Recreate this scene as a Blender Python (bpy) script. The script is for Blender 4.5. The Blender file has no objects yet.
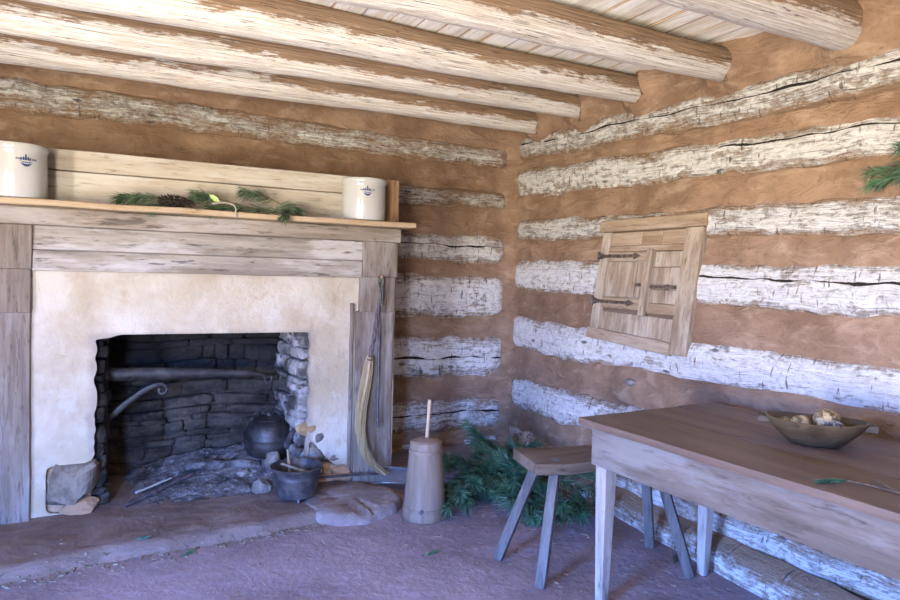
import bpy, bmesh, math, random
from mathutils import Vector, Matrix, noise
rng = random.Random(7)
PI = math.pi
scene = bpy.context.scene
COL = scene.collection

# ------------------------------------------------------------------ helpers
def N(x, y=0.0, z=0.0):
    return noise.noise(Vector((x, y, z)))
def lerp(a, b, t): return a + (b - a) * t
def clamp(t, a=0.0, b=1.0): return max(a, min(b, t))
def sst(a, b, x):
    t = clamp((x - a) / (b - a)); return t * t * (3 - 2 * t)

ORI = {}
def tag(o, label=None, cat=None, group=None, kind=None):
    if label: o['label'] = label
    if cat: o['category'] = cat
    if group: o['group'] = group
    if kind: o['kind'] = kind
    return o
def empty(name, loc=(0, 0, 0)):
    o = bpy.data.objects.new(name, None); COL.objects.link(o)
    o.empty_display_size = 0.05
    o.location = loc; ORI[o.name] = Vector(loc)
    return o
def obj(name, bm, mat, parent=None, loc=None, smooth=True, ang=40):
    """links bm (written in world coordinates) as one mesh object"""
    po = ORI[parent.name] if parent else Vector((0, 0, 0))
    org = Vector(loc) if loc is not None else po.copy()
    bmesh.ops.translate(bm, verts=bm.verts, vec=-org)
    bmesh.ops.recalc_face_normals(bm, faces=bm.faces)
    if smooth:
        for f in bm.faces: f.smooth = True
        a = math.radians(ang)
        for e in bm.edges:
            if len(e.link_faces) == 2 and e.calc_face_angle(0) > a: e.smooth = False
    me = bpy.data.meshes.new(name); bm.to_mesh(me); bm.free()
    me.materials.append(mat)
    o = bpy.data.objects.new(name, me); COL.objects.link(o)
    o.parent = parent; o.location = org - po; ORI[o.name] = org
    return o
def thing(name, label, cat, loc, group=None):
    return tag(empty(name, loc), label, cat, group)
def struct(o): return tag(o, kind='structure')

def box(bm, lo, hi, bev=0.004, seg=2, mtx=None, cuts=0, wob=0.0, seed=0.0):
    lo = Vector(lo); hi = Vector(hi); c = (lo + hi) / 2; s = hi - lo
    tb = bmesh.new(); bmesh.ops.create_cube(tb, size=1.0)
    for v in tb.verts: v.co = Vector((c.x + v.co.x * s.x, c.y + v.co.y * s.y, c.z + v.co.z * s.z))
    if cuts:
        m = max(s)
        ax = list(s).index(m)
        es = [e for e in tb.edges if abs((e.verts[0].co - e.verts[1].co)[ax]) > m * .9]
        bmesh.ops.subdivide_edges(tb, edges=es, cuts=cuts, use_grid_fill=True)
    if bev > 0:
        es = [e for e in tb.edges if len(e.link_faces) == 2 and e.calc_face_angle(0) > .5]
        bmesh.ops.bevel(tb, geom=es, offset=min(bev, min(s) * .45), segments=seg, affect='EDGES', profile=0.6)
    if wob:
        for v in tb.verts:
            p = v.co * 6 + Vector((seed, seed * 1.7, 0))
            v.co += Vector((N(p.x, p.y, p.z), N(p.y + 9, p.z, p.x), N(p.z + 5, p.x, p.y + 3))) * wob
    mp = {v: bm.verts.new(mtx @ v.co if mtx is not None else v.co) for v in tb.verts}
    for f in tb.faces: bm.faces.new([mp[v] for v in f.verts])
    tb.free()
    return list(mp.values())

def frame_of(t, up=None):
    t = t.normalized()
    up = up or (Vector((0, 0, 1)) if abs(t.z) < 0.9 else Vector((1, 0, 0)))
    a = t.cross(up).normalized(); b = a.cross(t).normalized()
    return a, b
def tube(bm, pts, rad, n=8, flat=1.0, cap=True, wob=0.0, up=None):
    pts = [Vector(p) for p in pts]
    if not hasattr(rad, '__len__'): rad = [rad] * len(pts)
    rings = []
    for i, p in enumerate(pts):
        t = pts[min(i + 1, len(pts) - 1)] - pts[max(i - 1, 0)]
        a, b = frame_of(t, up)
        ring = []
        for k in range(n):
            th = 2 * PI * k / n
            rr = rad[i] * (1 + (wob * N(i * .7, math.cos(th) * 1.5, math.sin(th) * 1.5) if wob else 0))
            ring.append(bm.verts.new(p + a * math.cos(th) * rr + b * math.sin(th) * rr * flat))
        rings.append(ring)
    for i in range(len(rings) - 1):
        for k in range(n):
            bm.faces.new((rings[i][k], rings[i][(k + 1) % n], rings[i + 1][(k + 1) % n], rings[i + 1][k]))
    if cap:
        bm.faces.new(rings[0][::-1]); bm.faces.new(rings[-1])
def lathe(bm, prof, c, n=40, mtx=None, wob=0.0):
    c = Vector(c); rings = []
    for j, (r, z) in enumerate(prof):
        if r < 1e-5: rings.append([bm.verts.new((0, 0, z))])
        else: rings.append([bm.verts.new((r * (1 + wob * N(math.cos(2*PI*k/n)*2, math.sin(2*PI*k/n)*2, z*9)) * math.cos(2 * PI * k / n), r * (1 + wob * N(math.cos(2*PI*k/n)*2, math.sin(2*PI*k/n)*2, z*9)) * math.sin(2 * PI * k / n), z)) for k in range(n)])
    for i in range(len(rings) - 1):
        A, B = rings[i], rings[i + 1]
        for k in range(n):
            q = (k + 1) % n
            if len(A) == 1 and len(B) == 1: continue
            if len(A) == 1: bm.faces.new((A[0], B[q], B[k]))
            elif len(B) == 1: bm.faces.new((A[k], A[q], B[0]))
            else: bm.faces.new((A[k], A[q], B[q], B[k]))
    vs = [v for r in rings for v in r]
    for v in vs: v.co = (mtx @ v.co if mtx is not None else v.co) + c
def rock(bm, c, r, seed=0.0, sub=3, amp=0.28, flat=True):
    rr = bmesh.ops.create_icosphere(bm, subdivisions=sub, radius=1.0)
    for v in rr['verts']:
        d = v.co.normalized()
        k = 1 + amp * N(d.x * 1.4 + seed, d.y * 1.4, d.z * 1.4) + amp * .5 * N(d.x * 3.5, d.y * 3.5 + seed, d.z * 3.5)
        if flat:   # facets
            for j in range(7):
                q = Vector((N(seed + j * 3.1, 1.3), N(seed + j * 2.7, 5.1), N(seed + j * 1.9, 9.7))).normalized()
                h = 0.72 + 0.2 * N(seed, j * 2.3)
                if d.dot(q) * k > h: k = h / d.dot(q)
        v.co = Vector((c[0] + d.x * r[0] * k, c[1] + d.y * r[1] * k, c[2] + d.z * r[2] * k))
def solid_grid(nx, ny, fn, thick_fn):
    """closed slab: front surface fn(i,j), back surface thick_fn(i,j) (border only)"""
    bm = bmesh.new()
    F = [[bm.verts.new(fn(i, j)) for j in range(ny + 1)] for i in range(nx + 1)]
    for i in range(nx):
        for j in range(ny):
            bm.faces.new((F[i][j], F[i + 1][j], F[i + 1][j + 1], F[i][j + 1]))
    loop = [(i, 0) for i in range(nx)] + [(nx, j) for j in range(ny)] + [(i, ny) for i in range(nx, 0, -1)] + [(0, j) for j in range(ny, 0, -1)]
    Bk = [bm.verts.new(thick_fn(i, j)) for i, j in loop]
    n = len(loop)
    for k in range(n):
        a = F[loop[k][0]][loop[k][1]]; q = (k + 1) % n; b = F[loop[q][0]][loop[q][1]]
        bm.faces.new((a, Bk[k], Bk[q], b))
    bm.faces.new(Bk)
    return bm

# ------------------------------------------------------------------ materials
class NT:
    def __init__(s, name):
        s.m = bpy.data.materials.new(name); s.m.use_nodes = True
        s.t = s.m.node_tree; s.t.nodes.clear()
        s.out = s.n('ShaderNodeOutputMaterial'); s.b = s.n('ShaderNodeBsdfPrincipled')
        s.l(s.b.outputs[0], s.out.inputs[0]); s.coord = s.n('ShaderNodeTexCoord')
        s.info = s.n('ShaderNodeObjectInfo')
    def n(s, t, **k):
        x = s.t.nodes.new(t)
        for a, b in k.items(): setattr(x, a, b)
        return x
    def l(s, a, b): s.t.links.new(a, b)
    def put(s, sock, v):
        if hasattr(v, 'links') or isinstance(v, bpy.types.NodeSocket): s.l(v, sock)
        else: sock.default_value = v
    def math(s, op, a, b=None, c=None, clampit=False):
        x = s.n('ShaderNodeMath', operation=op, use_clamp=clampit)
        s.put(x.inputs[0], a)
        if b is not None: s.put(x.inputs[1], b)
        if c is not None: s.put(x.inputs[2], c)
        return x.outputs[0]
    def vec(s, src='Object', scale=(1, 1, 1), rnd=True, seed=0.0):
        v = s.coord.outputs[src]
        mp = s.n('ShaderNodeMapping'); mp.inputs['Scale'].default_value = scale
        s.l(v, mp.inputs['Vector'])
        if not rnd: 
            mp.inputs['Location'].default_value = (seed, seed * 2.1, seed * .7)
            return mp.outputs[0]
        k = s.math('MULTIPLY', s.info.outputs['Random'], 37.0)
        k = s.math('ADD', k, seed)
        cx = s.n('ShaderNodeCombineXYZ'); s.l(k, cx.inputs[0]); s.l(k, cx.inputs[1]); s.l(k, cx.inputs[2])
        ad = s.n('ShaderNodeVectorMath', operation='ADD'); s.l(mp.outputs[0], ad.inputs[0]); s.l(cx.outputs[0], ad.inputs[1])
        return ad.outputs[0]
    def noise(s, vec, scale, detail=4, rough=.6, dist=0.0):
        x = s.n('ShaderNodeTexNoise'); s.l(vec, x.inputs['Vector'])
        x.inputs['Scale'].default_value = scale; x.inputs['Detail'].default_value = detail
        x.inputs['Roughness'].default_value = rough; x.inputs['Distortion'].default_value = dist
        return x.outputs['Fac']
    def voro(s, vec, scale, feat='F1', out='Distance'):
        x = s.n('ShaderNodeTexVoronoi', feature=feat); s.l(vec, x.inputs['Vector']); x.inputs['Scale'].default_value = scale
        return x.outputs[out]
    def ramp(s, f, a, b, lo=0.0, hi=1.0):
        x = s.n('ShaderNodeMapRange', interpolation_type='SMOOTHSTEP'); s.put(x.inputs[0], f)
        x.inputs[1].default_value = a; x.inputs[2].default_value = b; x.inputs[3].default_value = lo; x.inputs[4].default_value = hi
        return x.outputs[0]
    def mix(s, f, a, b, mode='MIX'):
        x = s.n('ShaderNodeMix', data_type='RGBA', blend_type=mode)
        s.put(x.inputs[0], f)
        for k, v in ((6, a), (7, b)):
            if isinstance(v, tuple): x.inputs[k].default_value = (*v, 1) if len(v) == 3 else v
            else: s.l(v, x.inputs[k])
        return x.outputs[2]
    def bump(s, h, strength=.5, dist=.02, prev=None):
        x = s.n('ShaderNodeBump'); x.inputs['Strength'].default_value = strength; x.inputs['Distance'].default_value = dist
        s.l(h, x.inputs['Height'])
        if prev is not None: s.l(prev, x.inputs['Normal'])
        return x.outputs[0]
    def done(s, col, rough=.9, nrm=None, metal=0.0, spec=.3):
        s.put(s.b.inputs['Base Color'], (*col, 1) if isinstance(col, tuple) else col)
        s.put(s.b.inputs['Roughness'], rough); s.put(s.b.inputs['Metallic'], metal)
        s.b.inputs['Specular IOR Level'].default_value = spec
        if nrm is not None: s.l(nrm, s.b.inputs['Normal'])
        return s.m
    def attr(s, name):
        x = s.n('ShaderNodeAttribute', attribute_type='OBJECT', attribute_name=name); return x.outputs['Fac']

CLAY = (.245, .158, .100); CLAY2 = (.165, .100, .061); CLAY3 = (.35, .25, .172)
WASH = (.84, .82, .76); WASH2 = (.68, .65, .59)

def m_log():
    """hewn log, worn whitewash over weathered wood; UV: u metres along, v -1..1 across"""
    s = NT('whitewashed_log')
    sep = s.n('ShaderNodeSeparateXYZ'); s.l(s.coord.outputs['UV'], sep.inputs[0]); u, v = sep.outputs[0], sep.outputs[1]
    patch = s.noise(s.vec('UV', (1.4, .55, 1)), 2.6, 7, .72, .5)
    fine = s.noise(s.vec('UV', (6, 1.5, 1), seed=4), 3.4, 6, .78, .3)
    grain = s.noise(s.vec('UV', (1.6, 6, 1), seed=9), 2.6, 6, .75, .4)
    grain2 = s.noise(s.vec('UV', (7, 14, 1), seed=3), 2.0, 4, .7)
    av = s.math('ABSOLUTE', v)
    edge = s.math('POWER', av, 3.0)
    f = s.math('ADD', s.math('MULTIPLY', patch, 1.0), s.math('MULTIPLY', grain, .75))
    f = s.math('ADD', f, s.math('MULTIPLY', fine, .75))
    f = s.math('SUBTRACT', f, s.math('MULTIPLY', edge, .60))
    f = s.math('ADD', f, s.attr('wash'))
    mask = s.ramp(f, 1.13, 1.22)
    thin = s.ramp(f, 1.00, 1.14, 0, .45)
    wash = s.mix(s.ramp(fine, .38, .58), WASH2, WASH)
    wash = s.mix(s.ramp(grain2, .38, .26, 0, .6), wash, (.36, .31, .26))
    bare = s.mix(s.ramp(grain, .35, .65), (.17, .108, .066), (.36, .245, .15))
    bare = s.mix(s.ramp(fine, .36, .58), bare, (.31, .20, .125))
    bare = s.mix(s.ramp(s.math('ADD', av, s.math('MULTIPLY', patch, .6)), .95, 1.2), bare, (.26, .163, .10))
    col = s.mix(s.math('MAXIMUM', mask, thin), bare, wash)
    # grey weathered streaks and knots
    st = s.noise(s.vec('UV', (1.6, 9, 1), seed=15), 2.0, 4, .65)
    col = s.mix(s.ramp(st, .60, .72, 0, .65), col, (.16, .145, .125))
    kn = s.voro(s.vec('UV', (1.0, .42, 1), seed=21), 2.6)
    kk = s.math('ADD', kn, s.math('MULTIPLY', fine, .10))
    col = s.mix(s.ramp(kk, .155, .10, 0, .8), col, (.09, .075, .06))
    # adze nicks: short upright cuts
    nk = s.voro(s.vec('UV', (9, .9, 1), seed=31), 1.7, 'F1', 'Distance')
    nx = s.noise(s.vec('UV', (60, 1.6, 1), seed=33), 1.0, 2, .5)
    nick = s.math('MULTIPLY', s.ramp(nx, .60, .66), s.ramp(nk, .62, .25))
    col = s.mix(s.math('MULTIPLY', nick, .75), col, (.10, .08, .06))
    # drying cracks: one long one placed per log and a web of fine ones
    cn = s.noise(s.vec('UV', (1.0, .01, 1), seed=41), 2.4, 6, .6)
    off = s.math('MULTIPLY', s.math('SUBTRACT', cn, .5), .34)
    dv = s.math('ABSOLUTE', s.math('SUBTRACT', s.math('SUBTRACT', v, s.attr('crack')), off))
    wv = s.noise(s.vec('UV', (3, .01, 1), seed=44), 2.0, 3, .5)
    crk = s.math('LESS_THAN', dv, s.math('MULTIPLY', s.math('SUBTRACT', wv, .33), .17))
    inr = s.math('MULTIPLY', s.math('GREATER_THAN', u, s.attr('crack_from')), s.math('LESS_THAN', u, s.attr('crack_to')))
    crk = s.math('MULTIPLY', crk, inr)
    fc = s.noise(s.vec('UV', (1.1, 11, 1), seed=51), 1.7, 2, .5)
    fcr = s.math('LESS_THAN', s.math('ABSOLUTE', s.math('SUBTRACT', fc, .5)), s.math('MULTIPLY', s.math('SUBTRACT', patch, .42), .05))
    crk2 = s.math('MAXIMUM', crk, s.math('MULTIPLY', fcr, .75))
    col = s.mix(crk2, col, (.035, .027, .02))
    h = s.math('ADD', s.math('MULTIPLY', grain, .9), s.math('MULTIPLY', fine, 1.2))
    h = s.math('ADD', h, s.math('MULTIPLY', mask, .22))
    h = s.math('SUBTRACT', h, s.math('MULTIPLY', crk2, 1.1))
    h = s.math('SUBTRACT', h, s.math('MULTIPLY', nick, .5))
    return s.done(col, .92, s.bump(h, .9, .03), spec=.2)
def m_clay(name='clay_daub', a=CLAY, b=CLAY2, c=CLAY3, st=.85, dist=.03, light=.55):
    s = NT(name)
    p = s.vec('Object', (1, 1, 1), False)
    n1 = s.noise(p, 2.4, 6, .65, .3); n2 = s.noise(s.vec('Object', (1, 1, 2.2), False), 5, 6, .62, .5); n3 = s.noise(p, 46, 4, .65)
    col = s.mix(s.ramp(n1, .36, .64), b, a)
    col = s.mix(s.ramp(n2, .50, .70, 0, light), col, c)
    col = s.mix(s.ramp(n2, .42, .30, 0, .6), col, (b[0] * .7, b[1] * .7, b[2] * .7))
    col = s.mix(s.ramp(n3, .40, .28, 0, .5), col, (b[0] * .5, b[1] * .5, b[2] * .5))
    h = s.math('ADD', s.math('MULTIPLY', n2, 1.6), s.math('MULTIPLY', n3, .16))
    return s.done(col, .95, s.bump(h, st, dist), spec=.15)
def m_floor():
    s = NT('trodden_clay_floor'); p = s.vec('Object', (1, 1, 1), False)
    n1 = s.noise(p, 1.4, 5, .6); n2 = s.noise(p, 9, 6, .7); n3 = s.noise(p, 45, 4, .65); vo = s.voro(p, 26)
    col = s.mix(s.ramp(n1, .35, .65), (.165, .125, .132), (.25, .195, .208))  # red clay, with the daylight's violet cast partly mixed into its colour
    col = s.mix(s.ramp(n2, .52, .72, 0, .6), col, (.32, .265, .275))
    col = s.mix(s.ramp(n3, .42, .30, 0, .6), col, (.17, .09, .065))
    col = s.mix(s.ramp(vo, .12, .06, 0, .35), col, (.16, .10, .08))
    h = s.math('ADD', s.math('MULTIPLY', n2, 1.0), s.math('MULTIPLY', n3, .22))
    return s.done(col, .93, s.bump(h, .6, .025), spec=.2)
def m_plaster():
    s = NT('limewashed_plaster'); p = s.vec('Object', (1, 1, 1), False)
    n1 = s.noise(p, 1.8, 5, .62, .3); n2 = s.noise(p, 7, 6, .65); n3 = s.noise(p, 40, 3, .6)
    col = s.mix(s.ramp(n1, .35, .65), (.32, .262, .172), (.42, .375, .29))
    col = s.mix(s.ramp(n2, .56, .75, 0, .55), col, (.44, .415, .355))
    col = s.mix(s.ramp(n2, .44, .28, 0, .6), col, (.29, .215, .13))
    dk = s.noise(s.vec('Object', (1.6, 1, 1.2), False, 3.3), 2.6, 3, .5)
    col = s.mix(s.ramp(dk, .60, .74, 0, .55), col, (.24, .19, .14))
    # smoke stain hugging the opening
    sep = s.n('ShaderNodeSeparateXYZ'); s.l(s.coord.outputs['Object'], sep.inputs[0])
    dx = s.math('MAXIMUM', s.math('SUBTRACT', -3.13, s.math('ADD', sep.outputs[0], -2.535)), s.math('SUBTRACT', s.math('ADD', sep.outputs[0], -2.535), -1.95))
    dx = s.math('MAXIMUM', dx, 0.0); dz = s.math('MAXIMUM', s.math('SUBTRACT', sep.outputs[2], 1.0), 0.0)
    d = s.math('SQRT', s.math('ADD', s.math('MULTIPLY', dx, dx), s.math('MULTIPLY', dz, dz)))
    d = s.math('ADD', d, s.math('MULTIPLY', s.math('SUBTRACT', n2, .5), .12))
    col = s.mix(s.ramp(d, .055, .0, 0, .6), col, (.20, .165, .13))
    fc = s.noise(s.vec('Object', (2.6, 1, .7), False, 5), 1.5, 4, .6)
    cr = s.math('MULTIPLY', s.math('LESS_THAN', s.math('ABSOLUTE', s.math('SUBTRACT', fc, .5)), .0022), s.math('GREATER_THAN', n1, .57))
    col = s.mix(s.math('MULTIPLY', cr, .35), col, (.22, .17, .12))
    h = s.math('ADD', s.math('MULTIPLY', n2, .9), s.math('MULTIPLY', n3, .2))
    return s.done(col, .9, s.bump(h, .7, .03), spec=.2)
def m_wood(name, c1, c2, axis='x', dark=(.05, .035, .025), wear=None, wear_amt=.5, rough=.8, knots=.0, gs=1.0, bump=.4, src='Object', streak=.7, crack=.0):
    s = NT(name); k = {'x': (.9, 14, 14), 'y': (14, .9, 14), 'z': (14, 14, .9)}[axis]
    g = s.noise(s.vec(src, tuple(a * gs for a in k)), 1.7, 6, .65, .35)
    g2 = s.noise(s.vec(src, tuple(a * gs * (3.2 if a > 2 else 6) for a in k), seed=5), 1.5, 5, .7, .4)
    big = s.noise(s.vec(src, tuple(math.sqrt(a) * gs for a in k), seed=9), 1.3, 5, .65)
    col = s.mix(s.ramp(g, .33, .67), c1, c2)
    col = s.mix(s.ramp(g2, .44, .32, 0, streak), col, dark)
    if wear: col = s.mix(s.math('MULTIPLY', s.ramp(s.math('ADD', big, s.math('MULTIPLY', g2, .25)), .58, .75), wear_amt), col, wear)
    if knots:
        vo = s.noise(s.vec(src, tuple(3.2 if a < 2 else a * 1.25 for a in k), seed=13), 1.5, 4, .6)
        col = s.mix(s.ramp(vo, .59, .66, 0, knots), col, tuple(a * .6 for a in dark))
        st2 = s.noise(s.vec(src, tuple(1.0 if a < 2 else a * .7 for a in k), seed=23), 1.4, 4, .6)
        col = s.mix(s.ramp(st2, .56, .70, 0, knots * .6), col, tuple(a * .38 + b * .5 for a, b in zip(c1, dark)))
    fcr = s.noise(s.vec(src, tuple(a * gs * .8 for a in k), seed=17), 1.2, 2, .5)
    cr = s.math('MULTIPLY', s.math('LESS_THAN', s.math('ABSOLUTE', s.math('SUBTRACT', fcr, .5)), .006), s.math('GREATER_THAN', big, .5))
    col = s.mix(s.math('MULTIPLY', cr, crack), col, dark)
    h = s.math('ADD', s.math('MULTIPLY', g, .5), s.math('MULTIPLY', g2, .6)); h = s.math('SUBTRACT', h, s.math('MULTIPLY', cr, crack))
    return s.done(col, rough, s.bump(h, bump, .012), spec=.3)
def m_simple(name, a, b, scale=8, rough=.8, bump=.3, metal=0.0, spec=.3, dist=.01, lo=.4, hi=.62, c=None):
    s = NT(name); p = s.vec('Object')
    n1 = s.noise(p, scale, 5, .65); n2 = s.noise(p, scale * 4, 4, .6)
    col = s.mix(s.ramp(n1, lo, hi), a, b)
    if c: col = s.mix(s.ramp(n2, .55, .7), col, c)
    h = s.math('ADD', n1, s.math('MULTIPLY', n2, .5))
    return s.done(col, rough, s.bump(h, bump, dist), metal, spec)
def m_stone(name='smoked_fieldstone'):
    s = NT(name); p = s.vec('Object', (1, 1, 1), False)
    n1 = s.noise(s.vec('Object', (1, 1, 2.2), False), 4, 5, .65); n2 = s.noise(p, 16, 5, .7); n3 = s.noise(p, 1.6, 3, .5)
    col = s.mix(s.ramp(n1, .35, .65), (.014, .012, .010), (.060, .051, .040))
    col = s.mix(s.ramp(n2, .55, .72, 0, .6), col, (.105, .094, .080))
    col = s.mix(s.ramp(n3, .50, .66, 0, .5), col, (.075, .045, .028))
    col = s.mix(s.ramp(n2, .42, .30, 0, .7), col, (.010, .009, .008))
    sp = s.n('ShaderNodeSeparateXYZ'); s.l(s.coord.outputs['Object'], sp.inputs[0])
    zz = s.math('ADD', sp.outputs[2], s.math('MULTIPLY', s.math('SUBTRACT', n3, .5), .5))
    col = s.mix(s.ramp(zz, .45, .85, 0, .8), col, (.008, .0075, .007))
    h = s.math('ADD', n1, n2)
    return s.done(col, .9, s.bump(h, .9, .03), spec=.25)
def m_needles(name, a, b):
    s = NT(name); n = s.noise(s.vec('Object'), 14, 3, .6)
    return s.done(s.mix(s.ramp(n, .38, .62), a, b), .55, spec=.4)

M = {}
M['log'] = m_log()
M['clay'] = m_clay()
M['floor'] = m_floor()
M['plaster'] = m_plaster()
M['hearth'] = m_clay('hearth_clay', (0.179, 0.1293, 0.1094), (0.1326, 0.0928, 0.0763), (0.2387, 0.1889, 0.1658), .6, .02)
M['core'] = m_clay('mud_and_stone', (.42, .27, .16), (.30, .18, .10), (.62, .55, .46), .9, .03, .8)
M['stone'] = m_stone()
M['beam'] = None
M['cheek'] = m_simple('limewash_flaked_stone', (0.0525, 0.0473, 0.042), (0.27, 0.255, 0.2363), 5, .9, .9, 0, .2, .03, .40, .60, (0.0225, 0.021, 0.0188))
M['mantel'] = m_wood('limewashed_mantel_wood', (0.1506, 0.1243, 0.0941), (0.2636, 0.2335, 0.1883), 'x', (0.0566, 0.0414, 0.0301), (0.3767, 0.3539, 0.3239), .75, .85, .7)
M['fascia'] = m_wood('brown_fascia_wood', (.135, .105, .075), (.235, .195, .15), 'x', (.05, .036, .025), (.33, .30, .265), .6, .85, .6)
M['mantel_v'] = m_wood('limewashed_post_wood', (0.1132, 0.085, 0.0611), (0.1755, 0.1416, 0.1076), 'z', (0.0453, 0.0311, 0.0226), (0.2435, 0.2208, 0.1953), .6, .85, .4)
M['shelf'] = m_wood('pale_sawn_wood', (0.2605, 0.1776, 0.0977), (0.3434, 0.2605, 0.1628), 'x', (0.0947, 0.0592, 0.0296), (0.367, 0.3078, 0.222), .5, .8)
M['panel'] = m_wood('limewashed_panel_wood', (0.2668, 0.2246, 0.165), (0.365, 0.3264, 0.2597), 'x', (0.1264, 0.0913, 0.0597), (0.4212, 0.4001, 0.358), .7, .85, .25, .7, .25)
M['batten'] = m_wood('brown_batten_wood', (.26, .15, .075), (.38, .235, .125), 'z', (.08, .05, .03))
def m_ceil():
    s = NT('whitewashed_ceiling_board')
    sep = s.n('ShaderNodeSeparateXYZ'); s.l(s.coord.outputs['UV'], sep.inputs[0]); v = sep.outputs[1]
    p = s.vec('Object', (9, 1.1, 9), False)
    g = s.noise(p, 1.6, 6, .7, .3); big = s.noise(s.vec('Object', (3, .8, 3), False, 4), 1.6, 5, .65); fine = s.noise(s.vec('Object', (40, 5, 40), False), 1.2, 4, .65)
    col = s.mix(s.ramp(g, .36, .62), (.66, .60, .50), (.86, .845, .80))
    col = s.mix(s.ramp(fine, .40, .28, 0, .6), col, (.42, .32, .22))
    e = s.math('ADD', s.math('POWER', s.math('ABSOLUTE', v), 5.0), s.math('MULTIPLY', s.math('SUBTRACT', big, .5), 1.6))
    col = s.mix(s.ramp(e, .55, .95, 0, .85), col, (.36, .235, .135))
    h = s.math('ADD', g, s.math('MULTIPLY', fine, .5))
    return s.done(col, .9, s.bump(h, .5, .012), spec=.2)
M['ceil'] = m_ceil()
M['dark_wood'] = m_wood('dark_gap_wood', (.10, .065, .04), (.15, .10, .065), 'y')
M['shutter'] = m_wood('weathered_shutter_wood', (0.1799, 0.1291, 0.0821), (0.3128, 0.2502, 0.176), 'x', (0.0938, 0.0626, 0.0351), (0.4223, 0.3675, 0.2854), .6, .85, .3)
M['shutter_v'] = m_wood('weathered_shutter_wood_upright', (0.1799, 0.1291, 0.0821), (0.3128, 0.2502, 0.176), 'z', (0.0938, 0.0626, 0.0351), (0.4223, 0.3675, 0.2854), .55, .85, .3)
M['frame_y'] = m_wood('shutter_frame_rail_wood', (0.1955, 0.1329, 0.0782), (0.2972, 0.2228, 0.1447), 'y', (0.0938, 0.0626, 0.0351), (0.391, 0.3284, 0.2502), .5, .85)
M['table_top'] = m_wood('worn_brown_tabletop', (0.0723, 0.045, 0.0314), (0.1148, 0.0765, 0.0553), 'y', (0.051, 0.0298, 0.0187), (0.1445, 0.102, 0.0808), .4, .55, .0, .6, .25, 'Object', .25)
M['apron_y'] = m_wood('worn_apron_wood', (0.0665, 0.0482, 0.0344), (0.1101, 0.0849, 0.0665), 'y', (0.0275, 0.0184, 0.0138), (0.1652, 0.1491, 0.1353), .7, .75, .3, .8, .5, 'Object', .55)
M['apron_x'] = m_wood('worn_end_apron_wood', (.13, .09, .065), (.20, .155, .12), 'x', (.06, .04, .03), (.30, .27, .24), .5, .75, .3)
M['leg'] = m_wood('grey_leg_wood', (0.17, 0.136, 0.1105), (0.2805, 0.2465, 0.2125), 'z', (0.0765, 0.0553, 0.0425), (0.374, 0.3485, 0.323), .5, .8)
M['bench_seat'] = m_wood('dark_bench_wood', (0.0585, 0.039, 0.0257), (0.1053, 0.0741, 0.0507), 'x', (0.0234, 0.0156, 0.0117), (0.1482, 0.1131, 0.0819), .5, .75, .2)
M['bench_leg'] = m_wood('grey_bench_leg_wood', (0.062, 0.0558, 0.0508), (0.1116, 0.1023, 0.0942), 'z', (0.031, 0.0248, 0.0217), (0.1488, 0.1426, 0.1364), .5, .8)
M['churn'] = m_wood('oiled_churn_wood', (0.1259, 0.0848, 0.055), (0.1855, 0.1325, 0.0927), 'z', (0.0994, 0.0629, 0.0397), (0.2186, 0.1689, 0.1292), .4, .6, .0, .8, .25, 'Object', .3)
M['stick'] = m_wood('pale_stick_wood', (0.336, 0.238, 0.14), (0.434, 0.329, 0.21), 'z', (0.14, 0.091, 0.049))
M['crock'] = m_simple('cream_stoneware_glaze', (0.3342, 0.3291, 0.3038), (0.3545, 0.3494, 0.3241), 3, .16, .03, 0, .55, .004)
M['ink'] = m_simple('cobalt_blue_ink', (.012, .022, .085), (.02, .034, .12), 30, .5, 0.0)
M['spoon'] = m_wood('dark_spoon_wood', (.16, .115, .07), (.24, .18, .12), 'z', (.06, .04, .025))
M['iron'] = m_simple('rusty_black_iron', (.042, .040, .042), (.095, .082, .078), 14, .55, .4, .5, .5, .006)
M['iron_grey'] = m_simple('worn_grey_iron', (0.0175, 0.0155, 0.015), (0.0425, 0.038, 0.036), 14, .5, .35, .35, .5, .006)
M['shovel'] = m_simple('worn_steel_blade', (0.1237, 0.1237, 0.1279), (0.1733, 0.1733, 0.1774), 10, .45, .2, .4, .5, .004)
M['hinge'] = m_simple('pitted_iron_strap', (.055, .042, .033), (.15, .11, .08), 40, .6, .6, .4, .5, .006)
M['straw'] = m_wood('broom_straw', (0.2385, 0.1763, 0.0829), (0.3525, 0.2799, 0.1555), 'z', (0.1244, 0.0829, 0.0363), None, 0, .75, 0, 2.2, .6)
M['handle'] = m_simple('dark_twisted_stick', (0.0525, 0.0375, 0.0413), (0.1125, 0.0825, 0.0825), 20, .6, .5)
M['cord'] = m_simple('grey_green_cord', (0.06, 0.07, 0.055), (0.11, 0.12, 0.09), 40, .8, .4)
M['ash'] = m_simple('pale_ash_and_cinders', (.045, .040, .038), (.15, .14, .135), 8, .95, .9, 0, .1, .03, .35, .65, (.24, .23, .22))
M['rock'] = m_simple('pale_fieldstone', (0.119, 0.1023, 0.0833), (0.2142, 0.1904, 0.1606), 7, .9, .7, 0, .2, .02, .35, .6, (0.113, 0.0892, 0.0654))
M['block'] = m_simple('tan_block_stone', (0.0935, 0.0715, 0.0495), (0.187, 0.1513, 0.11), 7, .9, .8, 0, .2, .02, .35, .6, (0.132, 0.11, 0.0825))
M['rock_warm'] = m_simple('ochre_stone', (.26, .16, .075), (.36, .26, .155), 8, .9, .6, 0, .2, .02)
M['slab'] = m_simple('pinkish_hearth_stone', (0.1662, 0.1214, 0.1047), (0.2384, 0.1915, 0.1697), 5, .9, .6, 0, .2, .015, .35, .65, (0.2746, 0.2312, 0.2095))
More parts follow.
